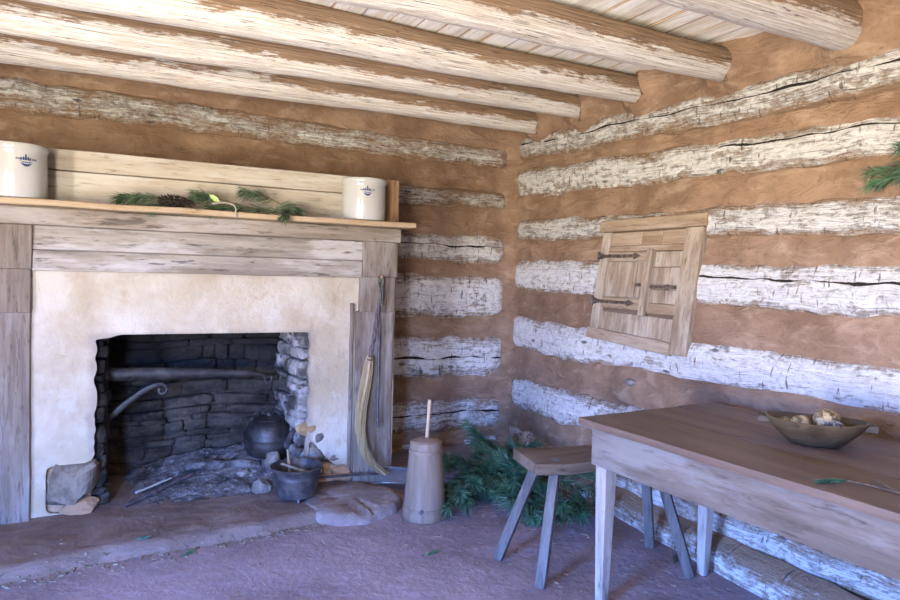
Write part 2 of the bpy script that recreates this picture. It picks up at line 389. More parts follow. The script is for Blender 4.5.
M['charlog'] = m_simple('ash_coated_log', (0.0347, 0.0308, 0.0289), (0.1309, 0.1232, 0.1155), 9, .95, .9, 0, .1, .02)
M['needles'] = m_needles('pine_needles', (.022, .062, .034), (.055, .125, .060))
M['needles_dry'] = m_needles('mantel_pine_needles', (.028, .052, .024), (.085, .125, .065))
M['twig'] = m_simple('pine_twig_bark', (0.07, 0.0455, 0.028), (0.14, 0.098, 0.063), 30, .9, .4)
M['cone'] = m_simple('dark_pine_cone', (.012, .008, .006), (.04, .026, .018), 30, .8, .4)
M['leaf'] = m_simple('yellow_green_leaf', (0.2356, 0.341, 0.0868), (0.31, 0.4092, 0.1364), 20, .5, .1)
M['pale_stem'] = m_simple('pale_dry_stem', (0.2778, 0.2509, 0.1971), (0.3226, 0.2957, 0.2419), 20, .7, .2)
M['bowl'] = m_wood('dark_dugout_bowl_wood', (0.0396, 0.0266, 0.0144), (0.0792, 0.0562, 0.031), 'y', (0.0216, 0.0144, 0.0086), (0.108, 0.0828, 0.054), .4, .42, .0, .8, .3)
M['lug'] = m_wood('dark_bowl_lug_wood', (.035, .024, .014), (.065, .047, .028), 'y', (.02, .013, .008), None, 0, .6)
M['gourd'] = m_simple('mottled_rind', (0.0715, 0.0465, 0.0216), (0.3575, 0.2574, 0.1214), 26, .5, .3, 0, .22, .004, .42, .58, (0.286, 0.3003, 0.3003))
M['gourd2'] = m_simple('mottled_rind_grey', (0.0396, 0.0365, 0.0331), (0.2376, 0.2441, 0.2441), 30, .5, .3, 0, .22, .004, .42, .58, (0.3432, 0.2904, 0.1716))
M['debris'] = m_simple('dry_litter', (0.1, 0.08, 0.05), (0.2, 0.17, 0.125), 30, .9, .2)
M['soot'] = m_simple('soot_black', (.012, .010, .009), (.025, .02, .018), 6, .95, .3)

def m_beam():
    """round joist, limewashed on its underside and brown bark-brown on its flanks"""
    s = NT('whitewashed_joist')
    sep = s.n('ShaderNodeSeparateXYZ'); s.l(s.coord.outputs['UV'], sep.inputs[0]); v = sep.outputs[1]
    patch = s.noise(s.vec('UV', (1.2, 1.6, 1)), 2.0, 6, .66, .3)
    fine = s.noise(s.vec('UV', (6, 9, 1), seed=4), 3.0, 5, .7)
    grain = s.noise(s.vec('UV', (2.0, 26, 1), seed=9), 1.8, 5, .7)
    f = s.math('ADD', s.math('MULTIPLY', patch, .7), s.math('ADD', s.math('MULTIPLY', grain, .45), s.math('MULTIPLY', fine, .4)))
    f = s.math('SUBTRACT', f, s.ramp(s.math('ABSOLUTE', s.math('ADD', v, s.math('MULTIPLY', s.math('SUBTRACT', patch, .5), .5))), .30, .60, 0, .66))
    f = s.math('ADD', f, s.math('MULTIPLY', s.math('SUBTRACT', fine, .5), .7)); mask = s.ramp(f, .40, .66)
    wash = s.mix(s.ramp(grain, .62, .40, 0, .8), (.84, .81, .75), (.56, .47, .38))
    wash = s.mix(s.ramp(fine, .60, .72, 0, .5), wash, (.50, .33, .20))
    bare = s.mix(s.ramp(grain, .35, .65), (.22, .14, .085), (.40, .27, .17))
    col = s.mix(mask, bare, wash)
    kn = s.math('ADD', s.voro(s.vec('UV', (1.0, .8, 1), seed=21), 2.2), s.math('MULTIPLY', fine, .12))
    col = s.mix(s.ramp(kn, .15, .10, 0, .7), col, (.14, .09, .06))
    fc = s.noise(s.vec('UV', (.9, 12, 1), seed=51), 1.5, 2, .5)
    fcr = s.math('LESS_THAN', s.math('ABSOLUTE', s.math('SUBTRACT', fc, .5)), s.math('MULTIPLY', s.math('SUBTRACT', patch, .42), .06))
    col = s.mix(s.math('MULTIPLY', fcr, .7), col, (.06, .04, .03))
    h = s.math('ADD', s.math('MULTIPLY', grain, .6), s.math('MULTIPLY', fine, .6)); h = s.math('SUBTRACT', h, fcr)
    return s.done(col, .92, s.bump(h, .9, .03), spec=.2)
M['beam'] = m_beam()

# ------------------------------------------------------------------ the room shell
X0, Y0 = -5.4, -5.7          # far sides of the room (out of the picture)
ZT = 2.86
A_ROWS = [  # fireplace wall: z bottom/top at x=-3.7 and at x=0, crack position, crack range, wash
    (2.31, 2.53, 2.28, 2.46, -9, 0, 0, -.09), (1.86, 2.08, 1.95, 2.11, -9, 0, 0, -.12), (1.51, 1.77, 1.49, 1.73, .15, 4.0, 6.0, .05),
    (1.06, 1.40, 1.03, 1.41, -9, 0, 0, .08), (.57, .93, .55, .91, -.05, 4.0, 6, .06), (.14, .45, .10, .39, .1, 4, 6, -.05), (-.10, .09, -.10, .06, -9, 0, 0, -.02)]
B_ROWS = [  # shutter wall: z bottom/top at the corner and at y=-3.15
    (2.35, 2.57, 2.23, 2.43, .15, .1, 5.0, -.05), (2.05, 2.30, 1.94, 2.14, .42, 2.2, 5.0, .03), (1.70, 1.88, 1.61, 1.80, -9, 0, 0, .0),
    (1.28, 1.55, 1.25, 1.50, .24, 2.0, 5.0, .10), (.80, 1.07, .85, 1.07, -9, 0, 0, .12), (.30, .57, .50, .70, -9, 0, 0, .06), (-.02, .17, .14, .285, -9, 0, 0, -.03)]
def lean(y, z):     # the shutter wall leans outwards as it rises
    return -0.13 * max(0.0, 1.8 - z) * sst(0, 1.3, -y)
def rowgap(rows, t, z):
    """0 on a log's middle, 1 in the daub between rows"""
    g = 1.0
    for r in rows:
        b = lerp(r[0], r[2], t); tp = lerp(r[1], r[3], t)
        c = (b + tp) / 2; hh = (tp - b) / 2
        g = min(g, clamp((abs(z - c) - hh * .55) / (hh * .45)))
    return g
BEAMS = [(-2.95, 2.565, .118, .105), (-2.25, 2.575, .115, .085), (-1.60, 2.600, .120, .083), (-1.00, 2.615, .115, .082), (-.46, 2.612, .118, .085)]

def wallA():
    st = .035; nx = int(5.4 / st); nz = int((ZT + .1) / st)
    def fn(i, j):
        x = X0 + 5.4 * i / nx + .0; z = -.1 + (ZT + .1) * j / nz
        g = rowgap(A_ROWS, clamp((x + 3.7) / 3.7), z)
        d = -.016 - .020 * g + .020 * N(x * 2.2, z * 5.5, 3) + .012 * N(x * 9, z * 12, 7)
        corner = .075 * math.exp(-((x + 0.02) / .075) ** 2)
        d -= corner
        if z > 2.5: d -= .05 * sst(2.5, 2.7, z)
        if z < .12: d -= .05 * sst(.12, -.05, z)
        return (x, d, z)
    def bk(i, j):
        x = X0 + 5.4 * i / nx; z = -.1 + (ZT + .1) * j / nz
        return (x, .28, z)
    return solid_grid(nx, nz, fn, bk)
def wallB():
    st = .035; ny = int(5.7 / st); nz = int((ZT + .1) / st)
    def fn(i, j):
        y = Y0 * i / ny; z = -.1 + (ZT + .1) * j / nz
        g = rowgap(B_ROWS, clamp(-y / 3.15), z)
        d = lean(y, z) - .016 - .022 * g + .020 * N(y * 2.0, z * 5.5, 13) + .012 * N(y * 9, z * 12, 17)
        d -= .07 * math.exp(-((y + 0.02) / .075) ** 2)
        if z > 2.42: d -= .045 * sst(2.42, 2.65, z)
        for by, bz, r0, r1 in BEAMS:
            q = math.hypot(y - by, (z - bz) * .9)
            d -= .075 * math.exp(-((q - .10) / .05) ** 2) * (1 + .6 * N(y * 14, z * 14, 4))
        if -2.13 < y < -1.29 and 1.0 < z < 1.80: d = max(d, lean(y, z) - .012)
        # swollen daub above the table and clay footing along the floor
        d -= .035 * math.exp(-((z - .83 + .03 * N(y * 3, 2)) / .05) ** 2) * sst(1.9, 2.6, -y)
        d -= .08 * sst(.34, -.02, z) * sst(1.0, 3.0, -y) + .05 * sst(.2, 0, z)
        return (d, y, z)
    def bk(i, j):
        y = Y0 * i / ny; z = -.1 + (ZT + .1) * j / nz
        return (.30, y, z)
    return solid_grid(ny, nz, fn, bk)

def log_mesh(place, L, zb0, zt0, zb1, zt1, D, seed, u0=0.0):
    """hewn log; place(u, z, depth) -> world point; end at u=u0 rounded"""
    bm = bmesh.new(); uvl = bm.loops.layers.uv.new('UVMap')
    nu = max(8, int((L - u0) / .035)); nv = 16
    rings = []; info = {}
    for i in range(nu + 1):
        u = lerp(u0, L, i / nu); t = u / 3.4
        zb = lerp(zb0, zb1, t); zt = lerp(zt0, zt1, t)
        zb += .022 * N(u * 1.6, seed) + .018 * N(u * 6, seed + 4); zt += .022 * N(u * 1.6, seed + 9) + .018 * N(u * 6, seed + 13)
        c = (zb + zt) / 2; h = (zt - zb) / 2 * 1.20
        e = clamp((u - u0) / .075); es = math.sqrt(max(0.0, 1 - (1 - e) ** 2))
        h *= .35 + .65 * es; dd = D * (.12 + .88 * es)
        ring = []
        for k in range(nv + 1):
            v = -1 + 2 * k / nv
            prof = max(0.0, 1 - abs(v) ** 3.6) ** .62
            dep = dd * prof - .035 * (1 - prof)
            dep += (.010 * N(u * 2.5, v * 1.2, seed) + .006 * N(u * 9, v * 3, seed + 2) + .004 * N(u * 3, v * 9, seed + 5)) * prof
            p = bm.verts.new(place(u, c + v * h, dep)); info[p] = (u, v); ring.append(p)
        for v, zz in ((1.15, c + h * .8), (-1.15, c - h * .8)):
            p = bm.verts.new(place(u, zz, -.10)); info[p] = (u, v); ring.append(p)
        rings.append(ring)
    m = len(rings[0])
    for i in range(nu):
        for k in range(m): bm.faces.new((rings[i][k], rings[i][(k + 1) % m], rings[i + 1][(k + 1) % m], rings[i + 1][k]))
    bm.faces.new(rings[0][::-1]); bm.faces.new(rings[-1])
    for f in bm.faces:
        for lp in f.loops:
            a = info[lp.vert]; lp[uvl].uv = (a[0], a[1])
    return bm

wa = struct(obj('wall_left', wallA(), M['clay'])); wa['label'] = 'log wall with clay chinking behind the fireplace'
wb = struct(obj('wall_right', wallB(), M['clay'])); wb['label'] = 'log wall with clay chinking and the little shutter'
for k, (a0, a1, b0, b1, ck, c0, c1, ws) in enumerate(A_ROWS):
    # u runs from the corner to the west
    bm = log_mesh(lambda u, z, d: (-u, -d, z), 5.3, b0, b1, a0, a1, .052, 3.1 + k * 7, .075 + .03 * N(k * 3.3, 1))
    o = obj('log', bm, M['log'], wa); o['wash'] = ws
    o['crack'] = float(ck); o['crack_from'] = 0.0 if ck > -5 else 9.0; o['crack_to'] = 1.35 if ck > -5 else 9.0
for k, (a0, a1, b0, b1, ck, c0, c1, ws) in enumerate(B_ROWS):
    def pl(u, z, d, k=k): 
        if 1.29 < u < 2.13 and 1.0 < z < 1.80: d = min(d, .008)
        return (lean(-u, z) - d - (.10 * sst(1.0, 3.0, u) * (.7 if k == 6 else 0)), -u, z)
    bm = log_mesh(pl, 5.6, a0, a1, b0, b1, .054, 71.3 + k * 5, .11 + .03 * N(k * 2.3, 8))
    o = obj('log', bm, M['log'], wb); o['wash'] = ws
    o['crack'] = float(ck); o['crack_from'] = float(c0) if ck > -5 else 9.0; o['crack_to'] = float(c1)
bm = log_mesh(lambda u, z, d: (-.205 - .06 * u - d, -u, z), 5.6, -.16, .09, -.12, .14, .07, 171.3, 1.0)
o = obj('log', bm, M['log'], wb); o['wash'] = -.06; o['crack'] = -9.0; o['crack_from'] = 9.0; o['crack_to'] = 9.0

def heightfield(x0, x1, y0, y1, st, fn, zb):
    nx = max(2, int((x1 - x0) / st)); ny = max(2, int((y1 - y0) / st))
    P = lambda i, j: (lerp(x0, x1, i / nx), lerp(y0, y1, j / ny))
    def f(i, j):
        x, y = P(i, j); return (x, y, fn(x, y))
    return solid_grid(nx, ny, f, lambda i, j: (*P(i, j), zb))
def floor_z(x, y): return -.006 + .006 * N(x * 1.6, y * 1.6, 2) + .0045 * N(x * 6, y * 6, 4)
struct(obj('floor', heightfield(X0 - .2, .25, Y0 - .2, .25, .05, floor_z, -.12), M['floor']))['label'] = 'trodden reddish clay floor'

# ceiling boards (run away from the camera) on a dark backing
bm = bmesh.new(); uvl = bm.loops.layers.uv.new('UVMap'); uvs = {}
x = X0 - .1; k = 0
while x < .28:
    w = .125 + .05 * rng.random(); dz = .003 * rng.uniform(-1, 1)
    ys = [Y0 - .1, -3.4 + rng.uniform(-.3, .3), .15]
    for a, b in zip(ys, ys[1:]):
        for v in box(bm, (x, a + .002, 2.684 + dz), (min(x + w - .004, .28), b - .002, 2.710 + dz), .0012, 1, None, 10, .002, k * 1.3):
            uvs[v] = (v.co.y, (v.co.x - x) / (w - .004) * 2 - 1)
    x += w; k += 1
for f in bm.faces:
    for lp in f.loops: lp[uvl].uv = uvs[lp.vert]
ce = struct(obj('ceiling', bm, M['ceil'])); ce['label'] = 'whitewashed board ceiling above the round beams'
bm = bmesh.new(); box(bm, (X0 - .3, Y0 - .3, 2.700), (.32, .32, 2.80), 0)
obj('loft_backing', bm, M['dark_wood'], ce)

# walls behind the camera: the daylight comes in by a doorway in the side wall
DY0, DY1, DZ = -4.95, -3.90, 2.02
bm = bmesh.new()
for lo, hi in (((X0 - .25, DY1, -.1), (X0, .28, ZT)), ((X0 - .25, Y0 - .25, -.1), (X0, DY0, ZT)), ((X0 - .25, DY0, DZ), (X0, DY1, ZT))): box(bm, lo, hi, 0)
struct(obj('wall_back', bm, M['clay']))['label'] = 'clay and log wall with the open doorway'
SX0, SX1, SZ0, SZ1 = -4.6, -4.0, .0, 1.9  # unseen second opening, added in the rear wall for weak fill daylight
bm = bmesh.new()
for lo, hi in (((X0, Y0 - .25, -.1), (SX0, Y0, ZT)), ((SX1, Y0 - .25, -.1), (.3, Y0, ZT)), ((SX0, Y0 - .25, SZ1), (SX1, Y0, ZT))): box(bm, lo, hi, 0)
struct(obj('wall_front', bm, M['clay']))['label'] = 'clay and log wall behind the viewer'

# ------------------------------------------------------------------ ceiling joists
def joist(y, z, r0, r1, seed):
    bm = bmesh.new(); uvl = bm.loops.layers.uv.new('UVMap'); info = {}
    nu = 120; n = 26; rings = []
    for i in range(nu + 1):
        x = lerp(-5.38, .02, i / nu); t = (x + 3.7) / 3.7; r = lerp(r0, r1, clamp(t, -.4, 1))
        cy = y + .022 * N(x * .7, seed) ; cz = z + .012 * N(x * .8, seed + 5)
        ring = []
        for k in range(n):
            th = 2 * PI * k / n
            rr = r * (1 + .09 * N(x * .9, math.cos(th), math.sin(th) + seed) + .05 * N(x * 5, math.cos(th) * 2, math.sin(th) * 2 + seed))
            if math.sin(th) > .82: rr *= .82 / math.sin(th) * .96
            p = bm.verts.new((x, cy + rr * math.cos(th), cz + rr * math.sin(th))); ring.append(p); info[p] = (x, k)
        rings.append(ring)
    for i in range(nu):
        for k in range(n):
            q = (k + 1) % n
            f = bm.faces.new((rings[i][k], rings[i][q], rings[i + 1][q], rings[i + 1][k]))
            for lp in f.loops:
                xx, kk = info[lp.vert]
                if kk == 0 and k == n - 1: kk = n
                th = 2 * PI * kk / n          # v = 0 straight down, +-1 straight up
                v = (th - 1.5 * PI) / PI
                if v < -1: v += 2
                lp[uvl].uv = (xx, v)
    bm.faces.new(rings[0][::-1]); bm.faces.new(rings[-1])
    return bm
blab = ['whitewashed round ceiling beam nearest the viewer at the upper right', 'whitewashed round ceiling beam second from the upper right',
        'whitewashed round ceiling beam in the middle of the five', 'whitewashed round ceiling beam next to the one along the fireplace wall',
        'whitewashed round ceiling beam running closest along the fireplace wall']
for k, (y, z, a, b) in enumerate(BEAMS):
    o = obj('ceiling_beam', joist(y, z, a, b, 5.5 + k * 11), M['beam'], None, (0, y, z))
    tag(o, blab[k], 'ceiling beam', 'round ceiling beams', 'thing')

# ------------------------------------------------------------------ fireplace
FX0, FX1, FZ, FY = -3.13, -1.95, 1.015, -.78
fp = thing('fireplace', 'large limewashed plaster fireplace with a sooty open firebox', 'fireplace', (-2.535, -.40, 0))
def plaster_keep(x, z):
    nx = .007 * N(z * 5, 3.1) + .008 * N(z * 23, 8); nz = .010 * N(x * 6, 7.7)
    if FX0 + nx < x < FX1 + nx and z < FZ + nz: return False
    # broken right foot of the plaster
    if x >= FX1 and z < .36 - 1.05 * (x - FX1) + .05 * N(x * 9, z * 9): return False
    if x >= FX1 and z < .165 + .02 * N(x * 12, 4) and x < -1.68: return False
    # broken left foot
    if -3.36 + .02 * N(z * 9, 2) < x <= FX0 and .05 < z < .32 + .02 * N(x * 11, 1): return False
    if -3.26 < x <= FX0 and z <= .06: return False
    return True
bm = bmesh.new(); st = .02
nx = int(round((-1.39 + 3.70) / st)); nz = int(round(1.70 / st)); V = {}
def pv(i, j):
    if (i, j) not in V:
        x = -3.70 + i * st; z = -.02 + j * st
        V[i, j] = bm.verts.new((x, FY + .012 * N(x * 1.7, z * 1.7, 5) + .004 * N(x * 7, z * 7, 9), z))
    return V[i, j]
for i in range(nx):
    for j in range(nz):
        if plaster_keep(-3.70 + (i + .5) * st, -.02 + (j + .5) * st): bm.faces.new((pv(i, j), pv(i + 1, j), pv(i + 1, j + 1), pv(i, j + 1)))
# ease the stair-stepped broken edges
for _ in range(4):
    bnd = [v for v in bm.verts if any(len(e.link_faces) == 1 for e in v.link_edges)]
    new = {}
    for v in bnd:
        nb = [e.other_vert(v).co for e in v.link_edges if len(e.link_faces) == 1]
        if len(nb) == 2 and -3.68 < v.co.x < -1.41 and 0 < v.co.z < 1.66: new[v] = v.co * .5 + (nb[0] + nb[1]) * .25
    for v, c in new.items(): v.co = c
r = bmesh.ops.extrude_face_region(bm, geom=list(bm.faces))
for v in [g for g in r['geom'] if isinstance(g, bmesh.types.BMVert)]: v.co.y += .035
obj('plaster_face', bm, M['plaster'], fp)
# masonry core behind the plaster
bm = bmesh.new()
for lo, hi in (((-3.69, -.745, -.02), (FX0 - .015, .02, 1.68)), ((FX1 + .015, -.745, -.02), (-1.41, .02, 1.68)), ((FX0 - .02, -.745, FZ + .012), (FX1 + .02, -.40, 1.68)), ((-3.69, -.65, 1.682), (-1.42, .02, 2.0)), ((FX0 - .02, -.40, 1.5), (FX1 + .02, .02, 1.68))):
    box(bm, lo, hi, .01, 1, None, 14, .012, lo[0])
obj('chimney_core', bm, M['core'], fp)
# stones showing where the plaster has broken away
for c, rr, sd, mt in (((-3.245, -.775, .225), (.125, .05, .10), 2.2, 'block'), ((-3.20, -.765, .07), (.11, .05, .07), 4.7, 'core'),
                      ((-1.935, -.735, .40), (.075, .055, .055), 6.1, 'rock_warm'), ((-1.875, -.740, .345), (.06, .045, .06), 8.3, 'rock'),
                      ((-1.90, -.738, .24), (.10, .05, .07), 10.9, 'rock'), ((-1.77, -.740, .20), (.085, .045, .05), 12.4, 'rock'), ((-1.87, -.77, .12), (.10, .05, .05), 15.1, 'core'), ((-1.70, -.765, .10), (.08, .05, .055), 17.7, 'core')):
    bm = bmesh.new()
    if sd == 2.2: box(bm, (-3.355, -.805, .135), (-3.125, -.70, .315), .035, 2, None, 12, .085, 4.0)
    else: rock(bm, c, rr, sd)
    obj('exposed_stone', bm, M[mt], fp, None, True, 25)
# firebox lining of coursed rubble
def rubble(bm, place, L, H, seed):
    r2 = random.Random(seed); z = -.05
    while z < H:
        h = r2.uniform(.03, .11); x = r2.uniform(-.15, 0)
        while x < L:
            w = r2.uniform(.07, .40)
            d = r2.uniform(-.015, .03)
            a0, a1 = max(x - .002, 0), min(x + w + .002, L)
            if a1 - a0 > .03:
                rr = bmesh.ops.create_icosphere(bm, subdivisions=3, radius=1.0)
                sd = r2.random() * 90
                for v in rr['verts']:
                    q = v.co
                    sx = math.copysign(abs(q.x) ** .38, q.x); sz = math.copysign(abs(q.z) ** .45, q.z); sy = math.copysign(abs(q.y) ** .5, q.y)
                    k = 1 + .12 * N(q.x * 2 + sd, q.y * 2, q.z * 2)
                    u = (a0 + a1) / 2 + sx * (a1 - a0) / 2 * k; zz = z + h / 2 + sz * (h / 2 + .002) * k + .035 * N(u * 2.2, z * 4, seed)
                    dep = d + sy * .045 + .018 * N(u * 11, zz * 16, sd) + .008 * N(u * 30, zz * 45, sd)
                    v.co = place(u, zz, dep)
            x += w
        z += h
bm = bmesh.new(); rubble(bm, lambda u, z, d: (FX0 + u, -.115 - d, z), 1.18, 1.22, 11); box(bm, (FX0 - .02, -.125, -.02), (FX1 + .02, -.09, 1.5), 0)
obj('firebox_back', bm, M['stone'], fp, None, True, 60)
bm = bmesh.new(); rubble(bm, lambda u, z, d: (FX1 - d - .02 * u, -.72 + u, z), .70, 1.12, 23)
obj('firebox_cheek', bm, M['cheek'], fp, None, True, 60)
bm = bmesh.new(); rubble(bm, lambda u, z, d: (FX0 + d, -.72 + u, z), .70, 1.12, 37)
obj('firebox_cheek', bm, M['stone'], fp, None, True, 60)
# raised clay hearth
def hearth_edge(x):
    e = lerp(-1.44, -1.36, sst(-3.5, -3.0, x)); e = lerp(e, -1.27, sst(-2.7, -1.95, x)); e = lerp(e, -.9, sst(-1.75, -1.5, x))
    return e + .018 * N(x * 5, 3) + .010 * N(x * 17, 9)
def hearth_z(x, y):
    e = hearth_edge(x)
    k = sst(e - .045, e + .05, y) * sst(-1.47, -1.62, x)
    return lerp(-.02, .048, k) + .006 * N(x * 5, y * 5, 8) + .004 * N(x * 15, y * 15, 3) + .01 * sst(-.9, -.6, y)
bm = heightfield(-4.0, -1.46, -1.56, -.03, .025, hearth_z, -.06)
obj('hearth', bm, M['hearth'], fp)

# mantelpiece of boards, nailed around the plaster
mp = thing('mantelpiece', 'rough limewashed wooden mantelpiece with a long shelf around the fireplace', 'mantelpiece', (-2.5, -.80, 0))
def board(name, lo, hi, mat, parent, wob=.005, seed=0.0, bev=.004, cuts=8):
    bm = bmesh.new(); box(bm, lo, hi, bev, 1, None, cuts, wob, seed); return obj(name, bm, mat, parent, None, True, 30)
board('mantel_shelf', (-3.86, -.975, 1.690), (-1.325, -.665, 1.722), M['shelf'], mp, .006, 1)
board('fascia_board', (-3.80, -.845, 1.600), (-1.375, -.775, 1.689), M['fascia'], mp, .003, 2)
board('frieze_board', (-3.43, -.818, 1.475), (-1.625, -.775, 1.598), M['mantel'], mp, .004, 3)
board('frieze_board', (-3.42, -.826, 1.365), (-1.630, -.775, 1.472), M['mantel'], mp, .005, 5)
for s, xc in (('l', -3.543), ('r', -1.515)):
    w = .118
    board('pilaster_post', (xc - w * .92 + (0 if s == 'l' else -.03), -.812, -.02 + .05), (xc + w * .96, -.770, 1.150), M['mantel_v'], mp, .004, xc)
    board('pilaster_block', (xc - w, -.824, 1.145), (xc + w * .98, -.772, 1.372), M['mantel_v'], mp, .003, xc + 3)
    board('pilaster_block', (xc - w * .95, -.838, 1.372), (xc + w * 1.05, -.772, 1.600), M['mantel_v'], mp, .003, xc + 5)
board('edge_strip', (-1.690, -.800, .04), (-1.668, -.772, 1.20), M['mantel_v'], mp, .004, 8)
# boards standing behind the shelf
op = thing('overmantel_panel', 'pale limewashed board panel standing behind the mantel shelf', 'panel', (-2.5, -.68, 1.722))
board('panel_board', (-3.86, -.690, 1.725), (-1.43, -.655, 1.905), M['panel'], op, .003, 1)
board('panel_board', (-3.86, -.692, 1.910), (-1.43, -.655, 2.022), M['panel'], op, .003, 3)
board('end_batten', (-1.425, -.700, 1.725), (-1.335, -.640, 2.022), M['batten'], op, .003, 4)

# ------------------------------------------------------------------ crocks with a blue stamped crown
def crock(c, r, h, face, label):
    t = thing('stoneware_crock', label, 'crock', c, 'stoneware crocks on the mantel shelf')
    bm = bmesh.new()
    pr = [(0, .003), (r * .90, 0), (r * .97, .006), (r, .02), (r, h * .55), (r * .992, h * .80), (r * .985, h * .85), (r * 1.02, h * .88), (r * 1.045, h * .915), (r * 1.05, h * .965), (r * 1.03, h * .99),
          (r * .98, h), (r * .93, h * .985), (r * .91, h * .95), (r * .90, h * .5), (r * .86, .03), (0, .02)]
    lathe(bm, pr, c, 56); obj('crock_body', bm, M['crock'], t)
    bm = bmesh.new()
    def stamp(poly):
        vs = []
        for sx, sz in poly:
            a = face + sx / r
            vs.append(bm.verts.new((c[0] + (r + .0012) * math.cos(a), c[1] + (r + .0012) * math.sin(a), c[2] + h * .70 + sz)))
        bm.faces.new(vs)
    k = r / .14 * 1.3
    P = lambda pts: stamp([(x * k, z * k) for x, z in pts])
    def arc(x0, x1, z0, sag, th, n=7):   # crescent strips
        for i in range(n):
            a, b = i / n, (i + 1) / n
            f = lambda q: (lerp(x0, x1, q), z0 - sag * (1 - (2 * q - 1) ** 2)); ta = th * (1 - (2 * a - 1) ** 2) + .0008; tb = th * (1 - (2 * b - 1) ** 2) + .0008
            p, q = f(a), f(b); P([(p[0], p[1] - ta), (q[0], q[1] - tb), q, p])
    arc(-.021, .021, -.012, .006, .009); arc(-.024, .024, -.004, .006, .002)
    for x in (-.036, -.030, -.024, .020, .026, .032): P([(x, -.001), (x + .004, -.002), (x + .005, .004), (x + .001, .005)])
    for x, hh in ((-.018, .007), (-.010, .010), (-.002, .020), (.006, .010), (.013, .007)): P([(x - .003, -.003), (x + .004, -.003), (x + .0025, hh), (x - .0015, hh)])
    for x in (-.012, -.005, .002, .009): P([(x, -.0135), (x + .004, -.0135), (x + .004, -.0095), (x, -.0095)])
    e = obj('crown_stamp', bm, M['ink'], t, None, False); e['label'] = 'small cobalt blue crown stamp'
    return t
crock((-1.632, -.835, 1.723), .137, .262, math.atan2(-4.02, -1.41) + .16, 'white stoneware crock with blue crown stamp near the shelf\'s free end')
crock((-3.488, -.835, 1.723), .137, .272, math.atan2(-4.02, .46) + .30, 'white stoneware crock with blue crown stamp at the picture\'s left edge')

# ------------------------------------------------------------------ evergreen boughs
def needles_on(bm, pts, n, ln, spread, r2, droop=0.0, w=.0022, start=.0):
    pts = [Vector(p) for p in pts]
    for i in range(n):
        q = start + (1 - start) * (r2.random() ** .8); f = q * (len(pts) - 1); k = min(int(f), len(pts) - 2)
        p = pts[k].lerp(pts[k + 1], f - k); t = (pts[k + 1] - pts[k]).normalized(); a, b = frame_of(t)
        th = r2.random() * 2 * PI; sp = spread * r2.uniform(.6, 1.25)
        d = (t * math.cos(sp) + (a * math.cos(th) + b * math.sin(th)) * math.sin(sp)); d.z -= droop * r2.random(); d.normalize()
        L = ln * r2.uniform(.7, 1.15); s = d.cross(Vector((r2.uniform(-1, 1), r2.uniform(-1, 1), r2.uniform(-1, 1)))).normalized() * w
        mid = p + d * L * .55 + Vector((0, 0, -.04 * L)); e = p + d * L + Vector((0, 0, -.14 * L))
        v = [bm.verts.new(p - s * .7), bm.verts.new(p + s * .7), bm.verts.new(mid + s), bm.verts.new(mid - s), bm.verts.new(e)]
        bm.faces.new((v[0], v[1], v[2], v[3])); bm.faces.new((v[3], v[2], v[4]))
def curve3(a, b, c, n=8):
    a, b, c = Vector(a), Vector(b), Vector(c); return [a * (1 - t) ** 2 + b * 2 * t * (1 - t) + c * t * t for t in [i / n for i in range(n + 1)]]
def bough_proto(name, seed, L=.52, nt=7, dens=120, ln=.085):
    r2 = random.Random(seed); root = empty(name)
    main = curve3((0, 0, 0), (L * .5, r2.uniform(-.05, .05), r2.uniform(.0, .06)), (L, r2.uniform(-.06, .06), r2.uniform(-.03, .05)))
    bs = bmesh.new(); tube(bs, main, [.006 - .0045 * i / 8 for i in range(9)], 6)
    bn = bmesh.new(); needles_on(bn, main[4:], dens, ln, .75, r2, .2)
    for k in range(nt):
        q = .25 + .7 * k / nt; p = main[int(q * 8)]; sd = 1 if k % 2 else -1
        e = p + Vector((r2.uniform(.10, .19), sd * r2.uniform(.07, .17), r2.uniform(-.02, .09)))
        tw = curve3(p, p.lerp(e, .5) + Vector((0, sd * .02, .02)), e, 5)
        tube(bs, tw, [.0032, .0028, .0025, .002, .0018, .001], 5); needles_on(bn, tw, dens, ln, .7, r2, .2, start=.25)
    obj('stem', bs, M['twig'], root); obj('needles', bn, M['needles'], root, None, False)
    return root
def copy_tree(o):
    c = o.copy(); COL.objects.link(c)
    for ch in [x for x in o.children]:
        d = ch.copy(); COL.objects.link(d); d.parent = c
    return c
GB = 'pine boughs heaped on the floor in the corner'
protos = [bough_proto('pine_bough', 100 + k, .5 + .06 * k, 8, 150) for k in range(4)]
heap = [  # x, y, z, heading, pitch, roll
    (-.42, -.62, .05, 3.7, .03, .2), (-.30, -.80, .06, 3.4, .03, .0), (-.62, -.55, .05, 4.1, .02, .4), (-.22, -.65, .10, 3.6, .05, -.3),
    (-1.00, -.62, .05, 5.5, .02, .1), (-.88, -.46, .10, 5.7, .02, .3), (-.62, -1.00, .10, 2.5, -.10, .2), (-.42, -1.00, .10, 1.9, -.16, .5),
    (-.82, -1.22, .05, 1.3, -.14, .0), (-.56, -1.30, .05, 1.7, -.18, .2), (-.32, -1.25, .07, 2.1, -.16, -.2), (-1.08, -1.02, .04, .4, -.05, .1),
    (-.72, -.70, .16, 4.4, .12, .0), (-.48, -.62, .20, 4.1, .14, .3), (-.34, -1.05, .14, 3.5, .05, .1), (-.62, -.85, .17, 5.0, .05, .5),
    (-.42, -1.45, .04, 2.8, -.03, .0), (-.28, -1.50, .04, 3.3, .0, .3), (-.80, -.85, .18, 3.9, .16, .2)]
heap = [(x - .06, y - .30, max(.035, z * .75), hd, pt * .8, rl) for x, y, z, hd, pt, rl in heap]
